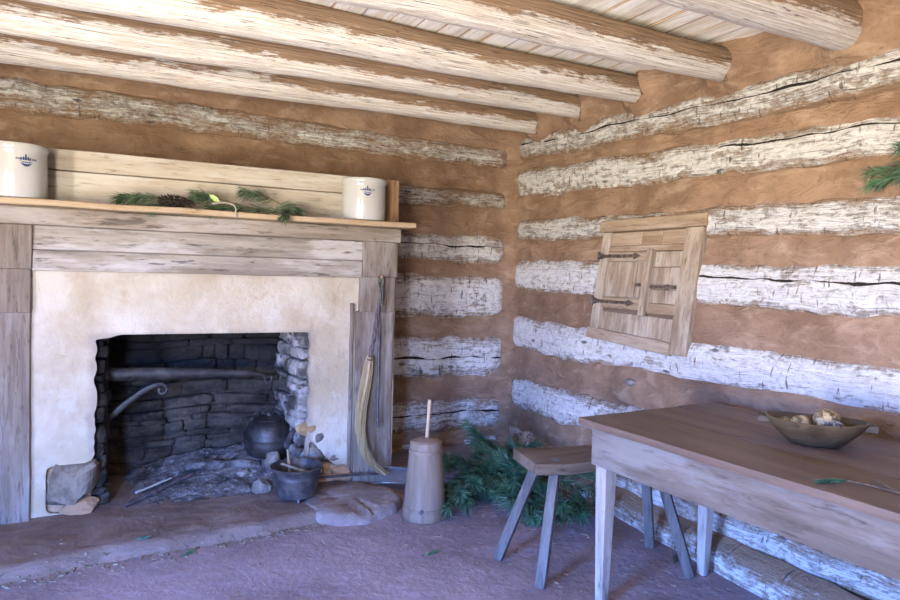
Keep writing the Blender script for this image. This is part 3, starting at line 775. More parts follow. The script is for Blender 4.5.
for k, (x, y, z, hd, pt, rl) in enumerate(heap):
    o = protos[k] if k < 4 else copy_tree(protos[k % 4])
    o.location = (x, y, z); o.rotation_euler = (rl, pt, hd)
    tag(o, 'green pine bough lying in the heap in the corner behind the churn', 'pine bough', GB)

# pine sprays on the shelf
def spray(name, label, segs, stems, loc, ln=.082, mat='needles_dry', dens=260, seed=5, group=None, droop=.55, spread=.62):
    r2 = random.Random(seed); t = thing(name, label, 'pine branch', loc, group)
    bm = bmesh.new()
    for s in stems: tube(bm, s, [.0034] * (len(s) - 1) + [.0018], 6)
    obj('stem', bm, M['twig'], t)
    for s in segs:
        bm = bmesh.new(); needles_on(bm, s, dens, ln, spread, r2, droop, .0017); obj('needle_tuft', bm, M[mat], t, None, False)
    return t
ZS = 1.724
spray('pine_branch', 'short green pine branch beside the dark cone near the left crock', [curve3((-2.88, -.86, ZS + .055), (-2.98, -.86, ZS + .070), (-3.07, -.86, ZS + .045)), curve3((-2.78, -.87, ZS + .05), (-2.84, -.88, ZS + .04), (-2.90, -.89, ZS + .012))],
      [curve3((-2.62, -.85, ZS + .03), (-2.75, -.85, ZS + .06), (-2.90, -.86, ZS + .057)), curve3((-2.76, -.86, ZS + .054), (-2.82, -.87, ZS + .045), (-2.86, -.885, ZS + .03)), curve3((-2.62, -.85, ZS + .03), (-2.60, -.86, ZS + .01), (-2.57, -.87, ZS + .005))], (-2.8, -.86, ZS), seed=4).location.x += .055
spray('pine_branch', 'forked green pine branch trailing over the middle of the mantel shelf',
      [curve3((-2.17, -.88, ZS + .02), (-2.35, -.88, ZS + .045), (-2.52, -.88, ZS + .03)), curve3((-2.20, -.85, ZS + .085), (-2.28, -.84, ZS + .12), (-2.37, -.83, ZS + .135)),
       curve3((-2.20, -.87, ZS + .03), (-2.13, -.88, ZS + .085), (-2.06, -.88, ZS + .04)), curve3((-2.12, -.90, ZS + .02), (-2.14, -.95, ZS + .025), (-2.165, -.985, ZS - .005)),
       curve3((-2.52, -.86, ZS + .075), (-2.58, -.86, ZS + .09), (-2.63, -.86, ZS + .095)), curve3((-2.45, -.88, ZS + .03), (-2.50, -.89, ZS + .02), (-2.56, -.90, ZS + .02))],
      [curve3((-2.08, -.88, ZS + .008), (-2.15, -.88, ZS + .02), (-2.42, -.88, ZS + .035)), curve3((-2.10, -.87, ZS + .015), (-2.16, -.86, ZS + .09), (-2.30, -.84, ZS + .122)),
       curve3((-2.20, -.87, ZS + .016), (-2.18, -.87, ZS + .05), (-2.10, -.88, ZS + .07)), curve3((-2.10, -.88, ZS + .014), (-2.13, -.92, ZS + .02), (-2.15, -.965, ZS + .012)),
       curve3((-2.36, -.88, ZS + .035), (-2.46, -.87, ZS + .06), (-2.60, -.86, ZS + .092))], (-2.2, -.88, ZS), seed=9, dens=230)
# cone
t = thing('pine_cone', 'dark open pine cone lying among the greenery on the mantel shelf', 'pine cone', (-2.77, -.905, ZS)); cone_root = t
bm = bmesh.new(); tube(bm, [(-2.85 + .16 * i / 8, -.905, ZS + .038) for i in range(9)], [.005, .009, .011, .012, .012, .011, .009, .006, .003], 8); obj('core', bm, M['cone'], t)
bm = bmesh.new()
for i in range(11):
    f = i / 10; x = -2.85 + .155 * f; R = (.037 * math.sin(PI * (.16 + .74 * f)) + .004) * rng.uniform(.85, 1.1)
    for k in range(7):
        th = 2 * PI * (k + .5 * (i % 2)) / 7; cd = Vector((0, math.cos(th), math.sin(th))); c = Vector((x, -.905, ZS + .038))
        tip = c + cd * R + Vector((-.010, 0, 0)); sd = Vector((0, -math.sin(th), math.cos(th))) * .0075
        b0 = c + cd * .010
        v = [bm.verts.new(b0 - sd * .5), bm.verts.new(b0 + sd * .5), bm.verts.new(tip + sd), bm.verts.new(tip + cd * .004 + Vector((-.004, 0, 0))), bm.verts.new(tip - sd), bm.verts.new(c + cd * R * .8 + Vector((.006, 0, 0)))]
        bm.faces.new((v[0], v[1], v[2], v[3], v[4])); bm.faces.new((v[0], v[5], v[1])); bm.faces.new((v[1], v[5], v[2])); bm.faces.new((v[2], v[5], v[3])); bm.faces.new((v[3], v[5], v[4])); bm.faces.new((v[4], v[5], v[0]))
obj('scales', bm, M['cone'], t, None, False); cone_root.location.x += .03
# pale sprig with a leaf
t = thing('leaf_sprig', 'pale curved stem with one yellow-green leaf hanging over the shelf edge', 'sprig', (-2.50, -.96, ZS))
bm = bmesh.new(); tube(bm, curve3((-2.56, -.95, ZS + .035), (-2.44, -.965, ZS + .062), (-2.435, -.985, ZS + .01), 8) + [Vector((-2.437, -.986, ZS - .012)), Vector((-2.432, -.986, ZS - .035))], .0034, 6); obj('stem', bm, M['pale_stem'], t)
bm = bmesh.new(); L0, L1 = Vector((-2.575, -.955, ZS + .085)), Vector((-2.515, -.957, ZS + .045)); n = (L1 - L0).normalized(); wd = Vector((.6, 0, .8)) * .014
for s in (1, -1):
    q = [L0, L0.lerp(L1, .25) + wd * s * .8 + Vector((0, -.004, 0)), L0.lerp(L1, .6) + wd * s, L1]
    f = [bm.verts.new(p) for p in q]; bm.faces.new(f if s > 0 else f[::-1])
obj('leaf', bm, M['leaf'], t)

# ------------------------------------------------------------------ inside and before the fireplace
t = thing('fireplace_crane', 'black iron crane with a long arm and scrolled brace in the firebox', 'crane', (-3.085, -.45, .05))
bm = bmesh.new(); box(bm, (-3.115, -.475, .04), (-3.070, -.43, 1.08), .006); obj('post', bm, M['iron'], t)
bm = bmesh.new()
pts = [(-3.08, -.45, .750), (-2.8, -.45, .747), (-2.5, -.45, .737), (-2.3, -.45, .727), (-2.22, -.45, .722), (-2.175, -.45, .716), (-2.15, -.45, .695), (-2.15, -.45, .67), (-2.13, -.45, .655), (-2.11, -.45, .668), (-2.11, -.45, .70)]
tube(bm, pts, [.040, .038, .029, .021, .016, .011, .008, .008, .007, .006, .004], 8, .4, up=Vector((0, 1, 0))); obj('arm', bm, M['iron_grey'], t)
bm = bmesh.new(); sc = [(-3.08, -.455, .475), (-2.98, -.455, .57), (-2.88, -.455, .645), (-2.82, -.455, .675), (-2.775, -.455, .683)] + [(-2.775 + .034 * math.sin(a) * (1 - a / 9), -.455, .645 + .034 * math.cos(a) * (1 - a / 9)) for a in [.4 + .55 * i for i in range(10)]]
tube(bm, sc, [.022, .021, .019, .016, .013] + [.010] * 10, 8, .55, up=Vector((0, 1, 0))); obj('brace', bm, M['iron_grey'], t)

def ash_z(x, y):
    m = .155 * math.exp(-((x + 2.10) / .26) ** 2 - ((y + .33) / .27) ** 2) + .13 * math.exp(-((x + 2.55) / .36) ** 2 - ((y + .20) / .16) ** 2)
    m += .07 * math.exp(-((x + 2.35) / .40) ** 2 - ((y + .52) / .2) ** 2)
    e = min(x - FX0, FX1 - x); k = sst(-.95, -.70, y) * sst(0, .25, x - FX0)
    return .050 + (m + .014 * N(x * 9, y * 9, 4) + .012 * N(x * 24, y * 24, 7)) * k - .015 * (1 - k)
o = obj('ash_heap', heightfield(FX0 + .03, FX1 - .03, -.97, -.05, .018, ash_z, .02), M['ash'], None, (-2.4, -.4, .05)); tag(o, 'heap of grey ash and cinders on the firebox floor', 'ash', None, 'stuff')
def log_thing(name, label, cat, a, b, r, mat, seed, n=12, wob=.5, group=None):
    bm = bmesh.new(); a, b = Vector(a), Vector(b); m = 14
    pts = [a.lerp(b, i / m) + Vector((0, 0, r * .35 * N(i * .45, seed))) for i in range(m + 1)]
    tube(bm, pts, [r * (1 - .25 * i / m) * (1 + .2 * N(i * .8, seed + 3)) for i in range(m + 1)], n, 1, True, wob)
    o = obj(name, bm, M[mat], None, tuple(a.lerp(b, .5))); return tag(o, label, cat, group)
log_thing('burnt_log', 'ash-coated charred log lying in front of the kettle', 'log', (-2.62, -.42, .155), (-2.20, -.60, .165), .035, 'charlog', 2.0)
log_thing('stick', 'pale thin stick lying on the ash left of the charred log', 'stick', (-2.92, -.62, .075), (-2.72, -.50, .105), .008, 'pale_stem', 5.0, 7, .2)
log_thing('stick', 'long dark stick slanting across the hearth under the crane', 'stick', (-2.98, -.80, .062), (-2.60, -.52, .125), .009, 'handle', 8.0, 7, .2)
for k, (c, rr, sd, mt, lb) in enumerate([((-2.235, -.80, .085), (.065, .05, .045), 3.3, 'rock', 'pale lump of stone on the hearth just left of the black pot'),
        ((-1.985, -.62, .15), (.06, .05, .08), 6.6, 'rock', 'pale broken stone leaning between the kettle spout and firebox cheek'),
        ((-2.13, -.66, .20), (.06, .05, .07), 9.1, 'rock', 'upright pale stone behind the black pot and below the kettle'),
        ((-2.30, -.62, .12), (.05, .04, .035), 12.2, 'rock', 'small ashy stone beside the end of the charred log')]):
    bm = bmesh.new(); rock(bm, c, rr, sd, 3, .3); tag(obj('stone', bm, M[mt], None, c, True, 25), lb, 'stone')

# kettle
kx, ky, kz = -2.125, -.47, .185
t = thing('kettle', 'round black iron kettle with spout sitting on the ash', 'kettle', (kx, ky, kz))
bm = bmesh.new(); R = .155
lathe(bm, [(0, 0), (R * .70, 0), (R * .86, .012), (R * .97, .05), (R, .095), (R * .985, .112), (R * 1.0, .116), (R * .98, .122), (R * .95, .165), (R * .84, .205), (R * .68, .230), (R * .60, .236), (R * .56, .236), (0, .225)], (kx, ky, kz), 48, None, .02)
obj('kettle_body', bm, M['iron_grey'], t)
bm = bmesh.new(); lathe(bm, [(R * .60, .234), (R * .61, .241), (R * .5, .250), (R * .25, .258), (0.02, .262), (.016, .275), (.022, .285), (.015, .294), (0, .296)], (kx, ky, kz), 36); obj('lid', bm, M['iron_grey'], t)
bm = bmesh.new(); tube(bm, [(kx + .075, ky - .09, kz + .06), (kx + .10, ky - .145, kz + .12), (kx + .115, ky - .19, kz + .19), (kx + .138, ky - .235, kz + .25)], [.034, .025, .017, .013], 12); obj('spout', bm, M['iron'], t)
bm = bmesh.new(); tube(bm, [(kx - .06 + .09 * math.cos(a) , ky + .02 - .02 * math.cos(a), kz + .225 + .075 * math.sin(a)) if False else (kx + .105 * math.cos(a), ky + .04 + .02 * math.sin(a), kz + .215 + .085 * math.sin(a)) for a in [PI * i / 12 for i in range(13)]], .0065, 8); obj('bail_handle', bm, M['iron_grey'], t)

# three-legged pot
px, py, pz = -2.065, -.985, .050
t = thing('iron_pot', 'black three-legged iron pot holding wooden spoons on the hearth', 'pot', (px, py, pz))
bm = bmesh.new(); R = .135
lathe(bm, [(0, .018), (R * .70, .018), (R * .86, .028), (R * .93, .06), (R * .97, .120), (R * 1.01, .130), (R * 1.0, .140), (R * 1.0, .155), (R * 1.08, .182), (R * 1.13, .190), (R * 1.14, .198), (R * 1.08, .199), (R * .99, .180), (R * .93, .150), (R * .90, .07), (R * .75, .045), (0, .038)], (px, py, pz), 48, None, .01)
obj('pot_body', bm, M['iron'], t)
for a in (.6, 2.7, 4.6):
    bm = bmesh.new(); tube(bm, [(px + .088 * math.cos(a), py + .088 * math.sin(a), pz + .03), (px + .100 * math.cos(a), py + .100 * math.sin(a), pz)], [.016, .010], 8); obj('foot', bm, M['iron'], t)
for s in (-1, 1):
    bm = bmesh.new(); tube(bm, [(px + s * (.140 + .020 * math.sin(q)), py, pz + .150 - .022 * math.cos(q)) for q in [PI * i / 6 for i in range(7)]], .006, 7); obj('ear', bm, M['iron'], t)
def spoon(name, label, a, b, wd, mat):
    t = thing(name, label, 'spoon', a); a, b = Vector(a), Vector(b)
    bm = bmesh.new(); tube(bm, [a.lerp(b, i / 5) for i in range(6)], [.007, .0075, .008, .008, .0085, .010], 8); obj('spoon_handle', bm, M[mat], t)
    bm = bmesh.new(); d = (b - a).normalized(); tube(bm, [b - d * .01 + d * q for q in (0, .02, .045, .07, .085)], [.010, wd * .8, wd, wd * .8, .006], 12, .35); obj('spoon_bowl', bm, M[mat], t)
spoon('wooden_spoon', 'wooden spoon standing upright with its handle above the pot rim', (px - .045, py + .05, pz + .285), (px - .030, py + .045, pz + .135), .022, 'spoon')
spoon('wooden_spoon', 'wooden paddle spoon lying slantwise across the mouth of the pot', (px - .085, py + .04, pz + .205), (px + .03, py - .035, pz + .168), .026, 'spoon')

# hearthstone in front
bm = bmesh.new()
out = [(-1.93, -.90), (-1.74, -.845), (-1.58, -.90), (-1.47, -1.05), (-1.475, -1.22), (-1.56, -1.34), (-1.76, -1.425), (-1.93, -1.40), (-2.02, -1.30), (-2.06, -1.14), (-2.01, -.99)]
def slab_mesh():
    bm = bmesh.new(); cx, cy = -1.74, -1.10; n = 56; rings = []
    def edge(a):
        best = 0
        for i in range(len(out)):
            p, q = [(a, b + .03) for a, b in (out[i], out[(i + 1) % len(out)])]
            d = (math.cos(a), math.sin(a)); ex, ey = q[0] - p[0], q[1] - p[1]; den = d[0] * ey - d[1] * ex
            if abs(den) < 1e-9: continue
            tt = ((p[0] - cx) * ey - (p[1] - cy) * ex) / den; ss = ((p[0] - cx) * d[1] - (p[1] - cy) * d[0]) / den
            if tt > 0 and -1e-6 <= ss <= 1 + 1e-6: best = max(best, tt)
        return best * (1 + .03 * N(math.cos(a) * 4, math.sin(a) * 4, 3))
    for f, dz in ((1.03, -.07), (1.02, -.02), (.985, .0), (.94, .010), (.85, .014), (.65, .017), (.45, .019), (.22, .02)):
        ring = []
        for k in range(n):
            a = 2 * PI * k / n; e = edge(a) * f; x, y = cx + e * math.cos(a), cy + e * math.sin(a)
            z = .041 + dz + (.007 * N(x * 7, y * 7, 5) + .004 * N(x * 18, y * 18, 2) if f < 1.01 else 0)
            cr = abs((x + 1.86) * .75 + (y + 1.12) * .25 + .02 * N(y * 12, 3)); cr2 = abs((x + 1.73) + .12 * (y + 1.2) + .02 * N(y * 14, 8)) if y < -1.1 else 1
            if f < 1.01: z -= .02 * math.exp(-(min(cr, cr2) / .014) ** 2)
            ring.append(bm.verts.new((x, y, z)))
        rings.append(ring)
    for A, B in zip(rings, rings[1:]):
        for k in range(n): bm.faces.new((A[k], A[(k + 1) % n], B[(k + 1) % n], B[k]))
    bm.faces.new(rings[-1]); bm.faces.new(rings[0][::-1]); return bm
bm.free()
tag(obj('hearthstone', slab_mesh(), M['slab'], None, (-1.74, -1.13, 0)), 'flat cracked pinkish hearthstone between the iron pot and the churn', 'stone slab')

# shovel lying behind the slab
t = thing('fire_shovel', 'iron fire shovel lying on the floor with its blade under the broom', 'shovel', (-1.5, -.86, .08))
bm = bmesh.new(); tube(bm, [(-1.95, -.845, .115), (-1.7, -.855, .108), (-1.46, -.872, .098)], .008, 8); obj('handle', bm, M['iron'], t)
bm = bmesh.new(); Mx = Matrix.Translation((-1.405, -.93, .090)) @ Matrix.Rotation(-.25, 4, 'Z') @ Matrix.Rotation(.45, 4, 'X') @ Matrix.Rotation(.12, 4, 'Y')
box(bm, (-.10, -.065, -.003), (.105, .065, .003), .002, 1, Mx); box(bm, (-.10, .059, .0), (.10, .067, .022), .002, 1, Mx); obj('blade', bm, M['shovel'], t)

# broom and poker hanging on a peg
t = thing('wooden_peg', 'small dark wooden peg in the mantel post carrying the broom', 'peg', (-1.525, -.83, 1.365))
bm = bmesh.new(); tube(bm, [(-1.525, -.800, 1.363), (-1.525, -.87, 1.368), (-1.525, -.905, 1.376)], [.009, .008, .008], 8); obj('shaft', bm, M['batten'], t)
t = thing('hearth_broom', 'straw hearth broom with twisted dark handle hanging from the mantel post', 'broom', (-1.56, -.88, 1.35))
bm = bmesh.new(); lp = [(-1.525 + .018 * math.sin(a), -.885, 1.345 + .040 * math.cos(a) - .005) for a in [2 * PI * i / 14 for i in range(15)]]
tube(bm, lp, .006, 6, cap=False); tube(bm, curve3((-1.53, -.885, 1.305), (-1.545, -.895, 1.25), (-1.515, -.89, 1.19)), .007, 6); tube(bm, curve3((-1.52, -.886, 1.31), (-1.50, -.89, 1.26), (-1.522, -.887, 1.20)), .006, 6); obj('hanging_cord', bm, M['cord'], t)
bm = bmesh.new(); hp = [(-1.522, -.885, 1.30), (-1.535, -.885, 1.18), (-1.552, -.884, 1.06), (-1.566, -.883, .95), (-1.585, -.882, .855)]
for ph in (0, PI):
    q = []; 
    for i in range(25):
        f = i / 24 * 4; k = min(int(f), 3); p = Vector(hp[k]).lerp(Vector(hp[k + 1]), f - k); a = ph + i * .75
        q.append(p + Vector((.006 * math.cos(a), .006 * math.sin(a), 0)))
    tube(bm, q, .0085, 7)
obj('broom_handle', bm, M['handle'], t)
bp = [(-1.583, -.882, .875), (-1.590, -.882, .83), (-1.603, -.884, .74), (-1.630, -.888, .60), (-1.648, -.892, .45), (-1.630, -.90, .30), (-1.575, -.915, .19), (-1.48, -.93, .110)]
def along(pl, f):
    f *= len(pl) - 1; k = min(int(f), len(pl) - 2)
    p0, p1, p2, p3 = (Vector(pl[max(0, min(len(pl) - 1, k + d))]) for d in (-1, 0, 1, 2)); u = f - k
    return .5 * ((2 * p1) + (p2 - p0) * u + (2 * p0 - 5 * p1 + 4 * p2 - p3) * u * u + (3 * p1 - p0 - 3 * p2 + p3) * u ** 3)
bm = bmesh.new(); wd = lambda f: .016 + .016 * math.sin(PI * min(1, f * 1.4)) + .003 * f
tube(bm, [along(bp, i / 30) for i in range(31)], [wd(i / 30) * .8 for i in range(31)], 12, .7)
for k in range(150):   # straws
    a = rng.random() * 2 * PI; rr = .7 + .35 * rng.random(); e = rng.uniform(.82, 1.0); o2 = rng.uniform(-.012, .012)
    q = []
    for i in range(9):
        f = i / 8 * e; p = along(bp, f); w = wd(f) * rr + .008 * f * f; q.append(p + Vector((w * math.cos(a) + o2 * f, w * .7 * math.sin(a), .004 * math.sin(a))))
    tube(bm, q, .0016, 3, cap=False)
obj('straw_brush', bm, M['straw'], t)
for f in (.03, .07, .105):
    bm = bmesh.new(); p = along(bp, f); d = (along(bp, f + .02) - p).normalized(); tube(bm, [p - d * .005, p, p + d * .005], [wd(f) * .98, wd(f) * 1.12, wd(f) * .98], 14, .75); obj('binding', bm, M['handle'] if f != .07 else M['straw'], t)
t = thing('fire_poker', 'thin black iron poker hanging beside the straw broom', 'poker', (-1.508, -.86, .4))
bm = bmesh.new(); tube(bm, [(-1.525 + .012 * math.sin(a), -.868, 1.362 + .022 * math.cos(a) - .004) for a in [.3 + 5.4 * i / 12 for i in range(13)]], .004, 6); obj('hanging_loop', bm, M['iron'], t)
bm = bmesh.new(); tube(bm, [(-1.523, -.868, 1.338), (-1.520, -.864, 1.2), (-1.517, -.860, .8), (-1.515, -.857, .44), (-1.512, -.862, .41), (-1.505, -.868, .40)], [.006, .007, .0085, .009, .008, .004], 8); obj('rod', bm, M['iron'], t)

# ------------------------------------------------------------------ butter churn
cx, cy = -1.425, -1.415
t = thing('butter_churn', 'tapered wooden butter churn with a dasher on the clay floor', 'churn', (cx, cy, 0))
bm = bmesh.new(); R0, R1, H = .127, .092, .425
n = 44; prof = [(R0 * .97, -.004), (R0, .004)] + [(lerp(R0, R1, f), H * f) for f in (.1, .2, .4, .6, .8, .93)] + [(R1 * 1.0, H), (R1 * .985, H + .010), (R1 * .90, H + .016)]
lathe(bm, prof, (cx, cy, 0), n, None, .004); bm.faces.new([v for v in bm.verts][:n][::-1]); obj('stave_body', bm, M['churn'], t)
for zz in (.055, .385):
    bm = bmesh.new(); r = lerp(R0, R1, zz / H) + .0035; lathe(bm, [(r - .006, zz - .011), (r + .0005, zz - .010), (r, zz + .010), (r - .006, zz + .011)], (cx, cy, 0), 44); obj('hoop', bm, M['churn'], t)
bm = bmesh.new(); lathe(bm, [(R1 * .90, H + .005), (R1 * .89, H + .018), (R1 * .6, H + .026), (R1 * .3, H + .032), (.018, H + .034), (0, H + .034)], (cx, cy, 0), 40); o = obj('lid', bm, M['churn'], t)
bm = bmesh.new(); tube(bm, [(cx + .005, cy, H + .03), (cx + .018, cy, H + .25)], [.0105, .0115], 12); obj('dasher_rod', bm, M['stick'], t)
ka = math.atan2(-3.45, -1.62) - .12; bm = bmesh.new(); kp = Vector((cx + R0 * .965 * math.cos(ka), cy + R0 * .965 * math.sin(ka), .062)); kd = Vector((math.cos(ka), math.sin(ka), 0))
tube(bm, [kp - kd * .01, kp + kd * .009], [.013, .012], 14); o = obj('bung', bm, M['iron'], t); o['label'] = 'dark plugged hole near the foot'

# ------------------------------------------------------------------ bench under the table end
bx = thing('bench', 'low four-legged plank bench half under the table end', 'bench', (-1.30, -2.255, 0))
ang = math.radians(-10.5); ROT = Matrix.Translation((-1.305, -2.255, 0)) @ Matrix.Rotation(ang, 4, 'Z')
bm = bmesh.new(); box(bm, (0, -.140, .500), (.82, .140, .552), .006, 2, None, 10, .007, 3)
for v in bm.verts:
    if v.co.y < -.1: v.co.y -= .012 * math.sin(v.co.x * 9)
    v.co = ROT @ v.co
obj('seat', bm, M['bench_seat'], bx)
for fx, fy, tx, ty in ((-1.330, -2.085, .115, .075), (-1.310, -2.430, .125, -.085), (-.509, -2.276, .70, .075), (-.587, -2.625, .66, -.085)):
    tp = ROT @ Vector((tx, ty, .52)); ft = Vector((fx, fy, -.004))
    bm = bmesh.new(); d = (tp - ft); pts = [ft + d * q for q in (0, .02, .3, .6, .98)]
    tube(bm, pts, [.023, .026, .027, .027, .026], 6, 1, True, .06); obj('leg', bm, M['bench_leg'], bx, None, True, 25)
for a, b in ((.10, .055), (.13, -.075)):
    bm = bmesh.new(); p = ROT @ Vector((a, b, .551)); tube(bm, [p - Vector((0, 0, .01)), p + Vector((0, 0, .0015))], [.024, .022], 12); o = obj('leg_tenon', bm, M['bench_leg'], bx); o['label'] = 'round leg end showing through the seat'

# ------------------------------------------------------------------ table
TZ = .800
tb = thing('table', 'long plank table with a pale worn apron along the shutter wall', 'table', (-.80, -3.4, 0))
TR = Matrix.Translation((-1.245, -2.575, 0)) @ Matrix.Rotation(math.radians(3.0), 4, 'Z')     # local: x across, -y along
TL = 1.75; TW = .875
def tbox(bm, lo, hi, bev=.004, cuts=8, wob=.003, seed=0.0): box(bm, lo, hi, bev, 2, TR, cuts, wob, seed)
bm = bmesh.new()
for k, (a, b) in enumerate(((0, .332), (.341, .612), (.621, TW))): tbox(bm, (a, -TL, TZ - .030), (b, .004 * k, TZ), .005, 8, .003, k * 3.0)
obj('tabletop', bm, M['table_top'], tb)
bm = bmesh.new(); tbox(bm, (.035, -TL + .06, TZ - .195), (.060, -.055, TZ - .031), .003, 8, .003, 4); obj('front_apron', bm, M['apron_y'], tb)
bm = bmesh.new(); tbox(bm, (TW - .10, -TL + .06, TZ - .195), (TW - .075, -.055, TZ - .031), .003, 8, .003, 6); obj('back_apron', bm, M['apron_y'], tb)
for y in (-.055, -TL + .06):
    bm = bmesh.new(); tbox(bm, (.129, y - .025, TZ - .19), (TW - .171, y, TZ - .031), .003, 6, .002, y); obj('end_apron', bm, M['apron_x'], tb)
for lx, ly in ((.061, -.052), (.061, -TL + .15), (TW - .101 - .07, -.060), (TW - .101 - .07, -TL + .15)):
    bm = bmesh.new(); vs = box(bm, (lx, ly - .066, -.004), (lx + .066, ly, TZ - .032), .004, 1, None, 6)
    for v in vs:
        if v.co.z < TZ - .2:
            f = (TZ - .2 - v.co.z) / .6; c = Vector((lx + (.040 if lx < .3 else .026), ly - .024)); v.co.x = lerp(v.co.x, c.x, .38 * f); v.co.y = lerp(v.co.y, c.y, .38 * f)
        v.co = TR @ v.co
    obj('leg', bm, M['leg'], tb)

# dugout bowl with two lugs
bc = Vector((-.690, -3.285, TZ + .002)); bang = math.radians(-52)
t = thing('wooden_bowl', 'dark oblong dugout bowl with two lug handles on the table', 'bowl', tuple(bc))
BR = Matrix.Translation(bc) @ Matrix.Rotation(bang, 4, 'Z') @ Matrix.Scale(.86, 4)
bm = bmesh.new(); n = 48; rings = []
for r, z in ((.42, 0.0), (.50, .004), (.66, .030), (.82, .060), (.95, .090), (1.0, .105), (.965, .108), (.90, .092), (.76, .062), (.58, .032), (.40, .018)):
    ring = []
    for k in range(n):
        a = 2 * PI * k / n; ex = .205 * r; ey = .135 * r
        zz = z + (.010 * math.cos(a) ** 2 * (z / .105)); ring.append(bm.verts.new(BR @ Vector((ex * math.cos(a), ey * math.sin(a), zz))))
    rings.append(ring)
for A, B in zip(rings, rings[1:]):
    for k in range(n): bm.faces.new((A[k], A[(k + 1) % n], B[(k + 1) % n], B[k]))
bm.faces.new(rings[0][::-1]); bm.faces.new(rings[-1]); obj('bowl_body', bm, M['bowl'], t)
for s in (-1, 1):
    bm = bmesh.new(); box(bm, (.178, -.036, .078), (.232, .036, .110), .009, 3, BR @ Matrix.Rotation(0 if s > 0 else PI, 4, 'Z'), 0); obj('lug_handle', bm, M['lug'], t)
for k, (a, b, z, r, mt, lb) in enumerate([(-.060, -.030, .062, .043, 'gourd', 'big pale mottled ball in the middle of the wooden bowl'), (.045, .030, .075, .058, 'gourd', 'largest brown mottled ball at the back right of the wooden bowl'),
        (.070, -.040, .060, .038, 'gourd2', 'dark grey mottled ball at the front right of the wooden bowl'), (-.045, .055, .060, .032, 'gourd2', 'small shadowed ball at the back of the wooden bowl'), (-.115, .005, .060, .030, 'gourd', 'small flattish mottled ball nearest the left lug of the bowl')]):
    c = BR @ Vector((a, b, z + .022)); r *= .88; bm = bmesh.new(); rr = bmesh.ops.create_icosphere(bm, subdivisions=3, radius=1)
    for v in rr['verts']: v.co = c + Vector((v.co.x * r, v.co.y * r, v.co.z * r * (.8 if k == 4 else .95))) * (1 + .05 * N(v.co.x * 2 + k, v.co.y * 2, v.co.z * 2))
    tag(obj('gourd', bm, M[mt], None, tuple(c)), lb, 'gourd', 'mottled balls in the wooden bowl')
# sprig and twig on the table
t = thing('pine_sprig', 'small green sprig with a thin forked twig on the table', 'sprig', (-1.08, -3.62, TZ))
bm = bmesh.new(); tube(bm, curve3((-1.05, -3.63, TZ + .008), (-1.02, -3.70, TZ + .007), (-1.01, -3.80, TZ + .006)), .0028, 6); tube(bm, curve3((-.955, -3.66, TZ + .012), (-.985, -3.69, TZ + .008), (-1.01, -3.78, TZ + .006)), .0024, 6); obj('twig', bm, M['twig'], t)
bm = bmesh.new(); needles_on(bm, curve3((-1.045, -3.64, TZ + .008), (-1.09, -3.62, TZ + .012), (-1.125, -3.605, TZ + .008)), 170, .030, .30, random.Random(3), .1, .0016); obj('needles', bm, M['needles'], t, None, False)

# ------------------------------------------------------------------ shutter on the right wall
sh = thing('window_shutter', 'small weathered wooden window shutter in a board frame with strap hinges', 'shutter', (-.17, -1.70, 1.0))
O = Vector((-.138, -1.285, 1.045)); SU = Vector((.105, 0, .725)).normalized(); SW = Vector((0, -1, 0)); SN = SW.cross(SU) * -1
if SN.x > 0: SN = -SN
def sp(s_, t_, d): return O + SW * s_ + SU * t_ + SN * d
SM = Matrix((( SW.x, SU.x, SN.x, O.x), (SW.y, SU.y, SN.y, O.y), (SW.z, SU.z, SN.z, O.z), (0, 0, 0, 1)))
def sboard(name, s0, s1, t0, t1, d0, d1, mat, parent, skew=0.0, wob=.002, seed=0.0):
    bm = bmesh.new(); vs = box(bm, (s0, t0, d0), (s1, t1, d1), .004, 1, None, 5, wob, seed)
    for v in vs:
        v.co.y -= skew * clamp((v.co.x) / .85) * clamp(1 - v.co.y / .4); v.co = SM @ v.co
    return obj(name, bm, mat, parent, None, True, 30)
sboard('top_rail', -.03, .885,   .672, .748, -.05, .044, M['frame_y'], sh, 0, .003, 1)
sboard('side_stile', -.005, .075, .02, .670, -.05, .030, M['shutter_v'], sh, 0, .002, 2)
sboard('side_stile', .735, .865, -.075, .670, -.05, .038, M['shutter_v'], sh, 0, .002, 3)
sboard('sill_board', -.025, .745, -.045, .028, -.05, .032, M['shutter'] if False else M['frame_y'], sh, .045, .004, 4)
sboard('backing_board', .07, .74, .0, .68, -.06, .002, M['dark_wood'], sh, .03, .001, 5)
for s0, s1 in ((.078, .36), (.363, .535), (.538, .733)): sboard('top_board', s0, s1, .578, .668, .0, .016, M['frame_y'], sh, 0, .002, s0)
sboard('cross_rail', .076, .733, .540, .575, .0, .026, M['frame_y'], sh, 0, .002, 7)
lf = sboard('shutter_leaf', .078, .500, .165, .538, .0, .022, M['shutter_v'], sh, 0, .002, 8)
sboard('leaf_board', .085, .375, .240, .470, .022, .034, M['shutter_v'], lf, 0, .002, 9)
sboard('leaf_board', .378, .452, .240, .470, .022, .030, M['shutter_v'], lf, 0, .002, 10)
sboard('leaf_rail', .080, .455, .474, .536, .022, .036, M['frame_y'], lf, 0, .002, 11)
sboard('leaf_rail', .080, .455, .170, .236, .022, .036, M['frame_y'], lf, 0, .002, 12)
sboard('leaf_stile', .456, .500, .130, .545, .018, .052, M['shutter_v'], lf, 0, .002, 13)
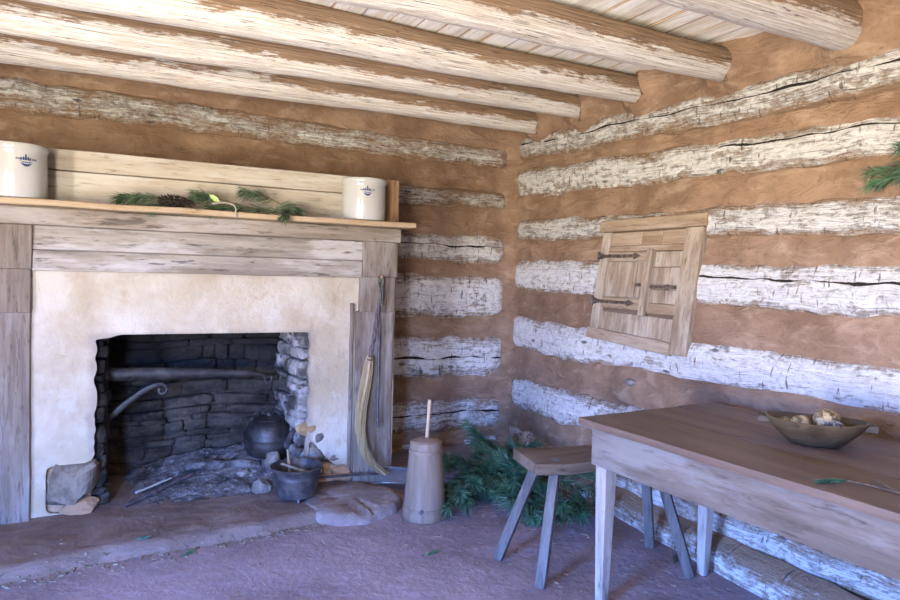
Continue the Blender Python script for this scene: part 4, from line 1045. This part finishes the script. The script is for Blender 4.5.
for t0 in (.505, .203):
    bm = bmesh.new()
    pl = [(-.012, -.018), (.03, -.020), (.06, -.011), (.34, -.009), (.345, -.022), (.405, 0), (.345, .022), (.34, .009), (.06, .011), (.03, .020), (-.012, .018)]
    f = bm.faces.new([bm.verts.new(sp(a, t0 + b, .0415 if t0 > .3 else .0415)) for a, b in pl]); r = bmesh.ops.extrude_face_region(bm, geom=[f])
    for v in [g for g in r['geom'] if isinstance(g, bmesh.types.BMVert)]: v.co += SN * .005
    tube(bm, [sp(.0, t0 - .030, .044), sp(.0, t0 + .030, .044)], .010, 10)
    for a in (.10, .20, .30): tube(bm, [sp(a, t0, .045), sp(a, t0, .049)], .006, 8)
    obj('strap_hinge', bm, M['hinge'], lf, None, True, 30)['label'] = 'black iron strap hinge'
bm = bmesh.new(); box(bm, (.385, .312, .030), (.430, .332, .041), .003, 1, SM); obj('latch', bm, M['hinge'], lf)['label'] = 'small black iron latch'
for s0, s1, t0, t1 in ((.505, .733, .440, .535), (.505, .640, .330, .437), (.643, .733, .330, .437), (.505, .733, .215, .300)): sboard('side_board', s0, s1, t0, t1, .0, .016, M['shutter_v'], sh, 0, .002, s0 + t0)
sboard('side_rail', .503, .735, .150, .212, .0, .026, M['frame_y'], sh, 0, .002, 15)
sboard('bar_rail', .503, .735, .302, .328, .0, .020, M['frame_y'], sh, 0, .002, 16)
bm = bmesh.new(); box(bm, (.505, .306, .020), (.715, .322, .032), .003, 1, SM); box(bm, (.635, .298, .018), (.655, .330, .038), .003, 1, SM); obj('sliding_bolt', bm, M['hinge'], sh)['label'] = 'black iron sliding bolt'
for s0, s1 in ((.078, .345), (.348, .505), (.508, .733)): sboard('bottom_board', s0, s1, .015, .146, .0, .014, M['shutter_v'], sh, .03, .002, s0 + 1)

# greenery and its peg at the right edge
t = thing('wall_peg', 'small square tan peg in the wall under the green branch', 'peg', (-.05, -3.085, 1.86)); bm = bmesh.new(); box(bm, (-.085, -3.105, 1.842), (-.0, -3.060, 1.872), .003); obj('shaft', bm, M['stick'], t)
spray('pine_branch', 'green pine branch on the shutter wall at the right edge', [curve3((-.095, -3.30, 1.93), (-.10, -3.14, 1.90), (-.10, -2.995, 1.895)), curve3((-.10, -3.25, 1.90), (-.11, -3.12, 1.86), (-.11, -3.02, 1.845)), curve3((-.10, -3.32, 1.96), (-.10, -3.22, 2.00), (-.10, -3.12, 1.985)), curve3((-.10, -3.35, 1.92), (-.13, -3.25, 1.87), (-.13, -3.17, 1.85))],
      [curve3((-.08, -3.62, 1.95), (-.09, -3.40, 1.93), (-.10, -3.05, 1.895)), curve3((-.09, -3.34, 1.925), (-.10, -3.20, 1.88), (-.11, -3.04, 1.85)), curve3((-.09, -3.42, 1.935), (-.10, -3.28, 1.98), (-.10, -3.14, 1.985))], (-.09, -3.3, 1.9), .065, 'needles', 190, 21, None, .1, .75).location.y -= .075
# pebble left showing in the daub
for y, z, d, sz, lb in ((-1.72, .765, .0, (.03, .055, .022), 'flat grey pebble bedded in the clay below the shutter'),):
    bm = bmesh.new(); c = (lean(y, z) - .045, y, z); rock(bm, c, sz, 5.5, 3, .15, False); tag(obj('pebble', bm, M['rock'], None, c), lb, 'pebble')
bm = bmesh.new(); c = (-1.13, -.05, .50); rock(bm, c, (.06, .03, .03), 2.5); tag(obj('stone', bm, M['rock'], None, c, True, 25), 'pale stone bedded in the log wall right of the mantel post', 'stone')

# ------------------------------------------------------------------ litter on the floor
def chip(bm, x, y, z, L, w, a, r2):
    d = Vector((math.cos(a), math.sin(a), r2.uniform(-.1, .1))) * L / 2; s = Vector((-math.sin(a), math.cos(a), 0)) * w / 2; h = Vector((0, 0, w * .5)); p = Vector((x, y, z + w * .25))
    lo = [bm.verts.new(p - d - s * .6 - h * .5), bm.verts.new(p + d - s * .5 - h * .5), bm.verts.new(p + d + s * .6 - h * .5), bm.verts.new(p - d + s * .4 - h * .5)]
    hi = [bm.verts.new(p - d * .8 - s * .4 + h), bm.verts.new(p + d * .7 - s * .3 + h), bm.verts.new(p + d * .8 + s * .4 + h), bm.verts.new(p - d * .7 + s * .3 + h)]
    for q in ((lo[3], lo[2], lo[1], lo[0]), tuple(hi), (lo[0], lo[1], hi[1], hi[0]), (lo[1], lo[2], hi[2], hi[1]), (lo[2], lo[3], hi[3], hi[2]), (lo[3], lo[0], hi[0], hi[3])): bm.faces.new(q)
r2 = random.Random(77); bm = bmesh.new()
for i in range(330):
    x = r2.uniform(-3.7, -1.6); y = hearth_edge(x) - .045 + r2.gauss(0, .035); z = max(floor_z(x, y), hearth_z(x, y)); chip(bm, x, y, z, r2.uniform(.008, .035), r2.uniform(.004, .011), r2.uniform(0, PI), r2)
for i in range(260):
    x = r2.uniform(-3.6, -.4); y = r2.uniform(-3.6, -.9); z = max(floor_z(x, y), hearth_z(x, y) if x < -1.5 and -1.5 < y < -.9 else -9)
    if x > -2.1 and y > -1.45 and x < -1.4: continue
    chip(bm, x, y, z, r2.uniform(.006, .022), r2.uniform(.003, .009), r2.uniform(0, PI), r2)
for i in range(300):
    x = r2.gauss(-.75, .28); y = r2.gauss(-1.45, .28)
    if x > -.32 or y > -1.0: continue
    chip(bm, x, y, floor_z(x, y), r2.uniform(.02, .07), r2.uniform(.0025, .004), r2.uniform(0, PI), r2)
tag(obj('floor_litter', bm, M['debris'], None, None, False), 'dry chips and needles strewn along the hearth edge and clay floor', 'litter', None, 'stuff')
for k, (x, y, a, L, lb) in enumerate([(-1.62, -1.90, .2, .10, 'small green pine sprig on the open floor in front of the churn'), (-2.92, -1.30, .1, .05, 'small dark green sprig on the hearth toward its near corner'),
        (-2.72, -1.44, .5, .07, 'small pale green sprig in the litter of the hearth edge'), (-.70, -2.10, 1.0, .09, 'small green sprig on the floor under the bench'), (-.52, -2.46, .8, .10, 'small green sprig on the floor between bench and table legs')]):
    z = max(floor_z(x, y), hearth_z(x, y) if x < -1.6 and y > -1.5 else -9) + .006; d = Vector((math.cos(a), math.sin(a), 0)) * L
    p = Vector((x, y, z)); t = thing('pine_sprig', lb, 'sprig', (x, y, z), 'fallen sprigs on the floor')
    bm = bmesh.new(); tube(bm, [p - d * .5, p, p + d * .5], .002, 5); obj('twig', bm, M['twig'], t)
    bm = bmesh.new(); needles_on(bm, [p - d * .4, p, p + d * .5], 60, .035, .5, random.Random(k), .1, .0018); obj('needles', bm, M['needles'], t, None, False)

# ------------------------------------------------------------------ daylight
def area(name, loc, target, sx, sy, col, power, spread=PI):
    l = bpy.data.lights.new(name, 'AREA'); l.shape = 'RECTANGLE'; l.size = sx; l.size_y = sy; l.color = col; l.energy = power; l.spread = spread
    o = bpy.data.objects.new(name, l); COL.objects.link(o); o.location = loc
    o.rotation_euler = (Vector(target) - Vector(loc)).to_track_quat('-Z', 'Y').to_euler(); return o
DC = (DY0 + DY1) / 2
def portal(name, loc, target, sx, sy):
    o = area(name, loc, target, sx, sy, (1, 1, 1), 1.0); o.data.cycles.is_portal = True
portal('doorway_portal', (X0 - .24, DC, (DZ - .02) / 2), (0, DC, (DZ - .02) / 2), DY1 - DY0, DZ)
portal('rear_fill_portal', ((SX0 + SX1) / 2, Y0 - .24, SZ1 / 2 - .01), ((SX0 + SX1) / 2, 0, SZ1 / 2 - .01), SX1 - SX0, SZ1)  # samples the fill light through the added rear opening
SKY, YARD = (.12, .31, 1.0), (1.0, .90, .73)
SKY_S, YARD_S = 150.0, 78.0
w = bpy.data.worlds.new('sky_and_sunlit_yard'); scene.world = w; w.use_nodes = True
nt = w.node_tree; nt.nodes.clear()
tc = nt.nodes.new('ShaderNodeTexCoord'); sx = nt.nodes.new('ShaderNodeSeparateXYZ'); rp = nt.nodes.new('ShaderNodeValToRGB'); bg = nt.nodes.new('ShaderNodeBackground'); ow = nt.nodes.new('ShaderNodeOutputWorld')
mr = nt.nodes.new('ShaderNodeMapRange'); mr.inputs[1].default_value = -1; mr.inputs[2].default_value = 1
nt.links.new(tc.outputs['Generated'], sx.inputs[0]); nt.links.new(sx.outputs[2], mr.inputs[0]); nt.links.new(mr.outputs[0], rp.inputs[0])
rp.color_ramp.elements[0].position = .49; rp.color_ramp.elements[0].color = (*[c * YARD_S / 150 for c in YARD], 1)
rp.color_ramp.elements[1].position = .53; rp.color_ramp.elements[1].color = (*[c * SKY_S / 150 for c in SKY], 1)
bg.inputs[1].default_value = 150.0
nt.links.new(rp.outputs[0], bg.inputs[0]); nt.links.new(bg.outputs[0], ow.inputs[0])

# ------------------------------------------------------------------ camera
yaw, pitch, roll, F = 0.46778229, -0.03787403, 0.02692682, 665.58888
f = Vector((math.sin(yaw) * math.cos(pitch), math.cos(yaw) * math.cos(pitch), math.sin(pitch)))
r0 = Vector((math.cos(yaw), -math.sin(yaw), 0)); u0 = r0.cross(f)
r = r0 * math.cos(roll) + u0 * math.sin(roll); u = -r0 * math.sin(roll) + u0 * math.cos(roll)
cd = bpy.data.cameras.new('camera'); cd.sensor_width = 36; cd.lens = F / 900 * 36; cd.clip_start = .02
cam = bpy.data.objects.new('camera', cd); COL.objects.link(cam)
cam.matrix_world = Matrix(((r.x, u.x, -f.x, -3.04060), (r.y, u.y, -f.y, -4.87154), (r.z, u.z, -f.z, 1.4), (0, 0, 0, 1)))
scene.camera = cam
scene.view_settings.view_transform = 'Standard'; scene.view_settings.look = 'None'; scene.view_settings.exposure = 0.52; scene.view_settings.gamma = 1.0
scene.view_settings.use_curve_mapping = False
scene.cycles.use_denoising = True
scene.cycles.max_bounces = 10; scene.cycles.diffuse_bounces = 6; scene.cycles.sample_clamp_indirect = 8
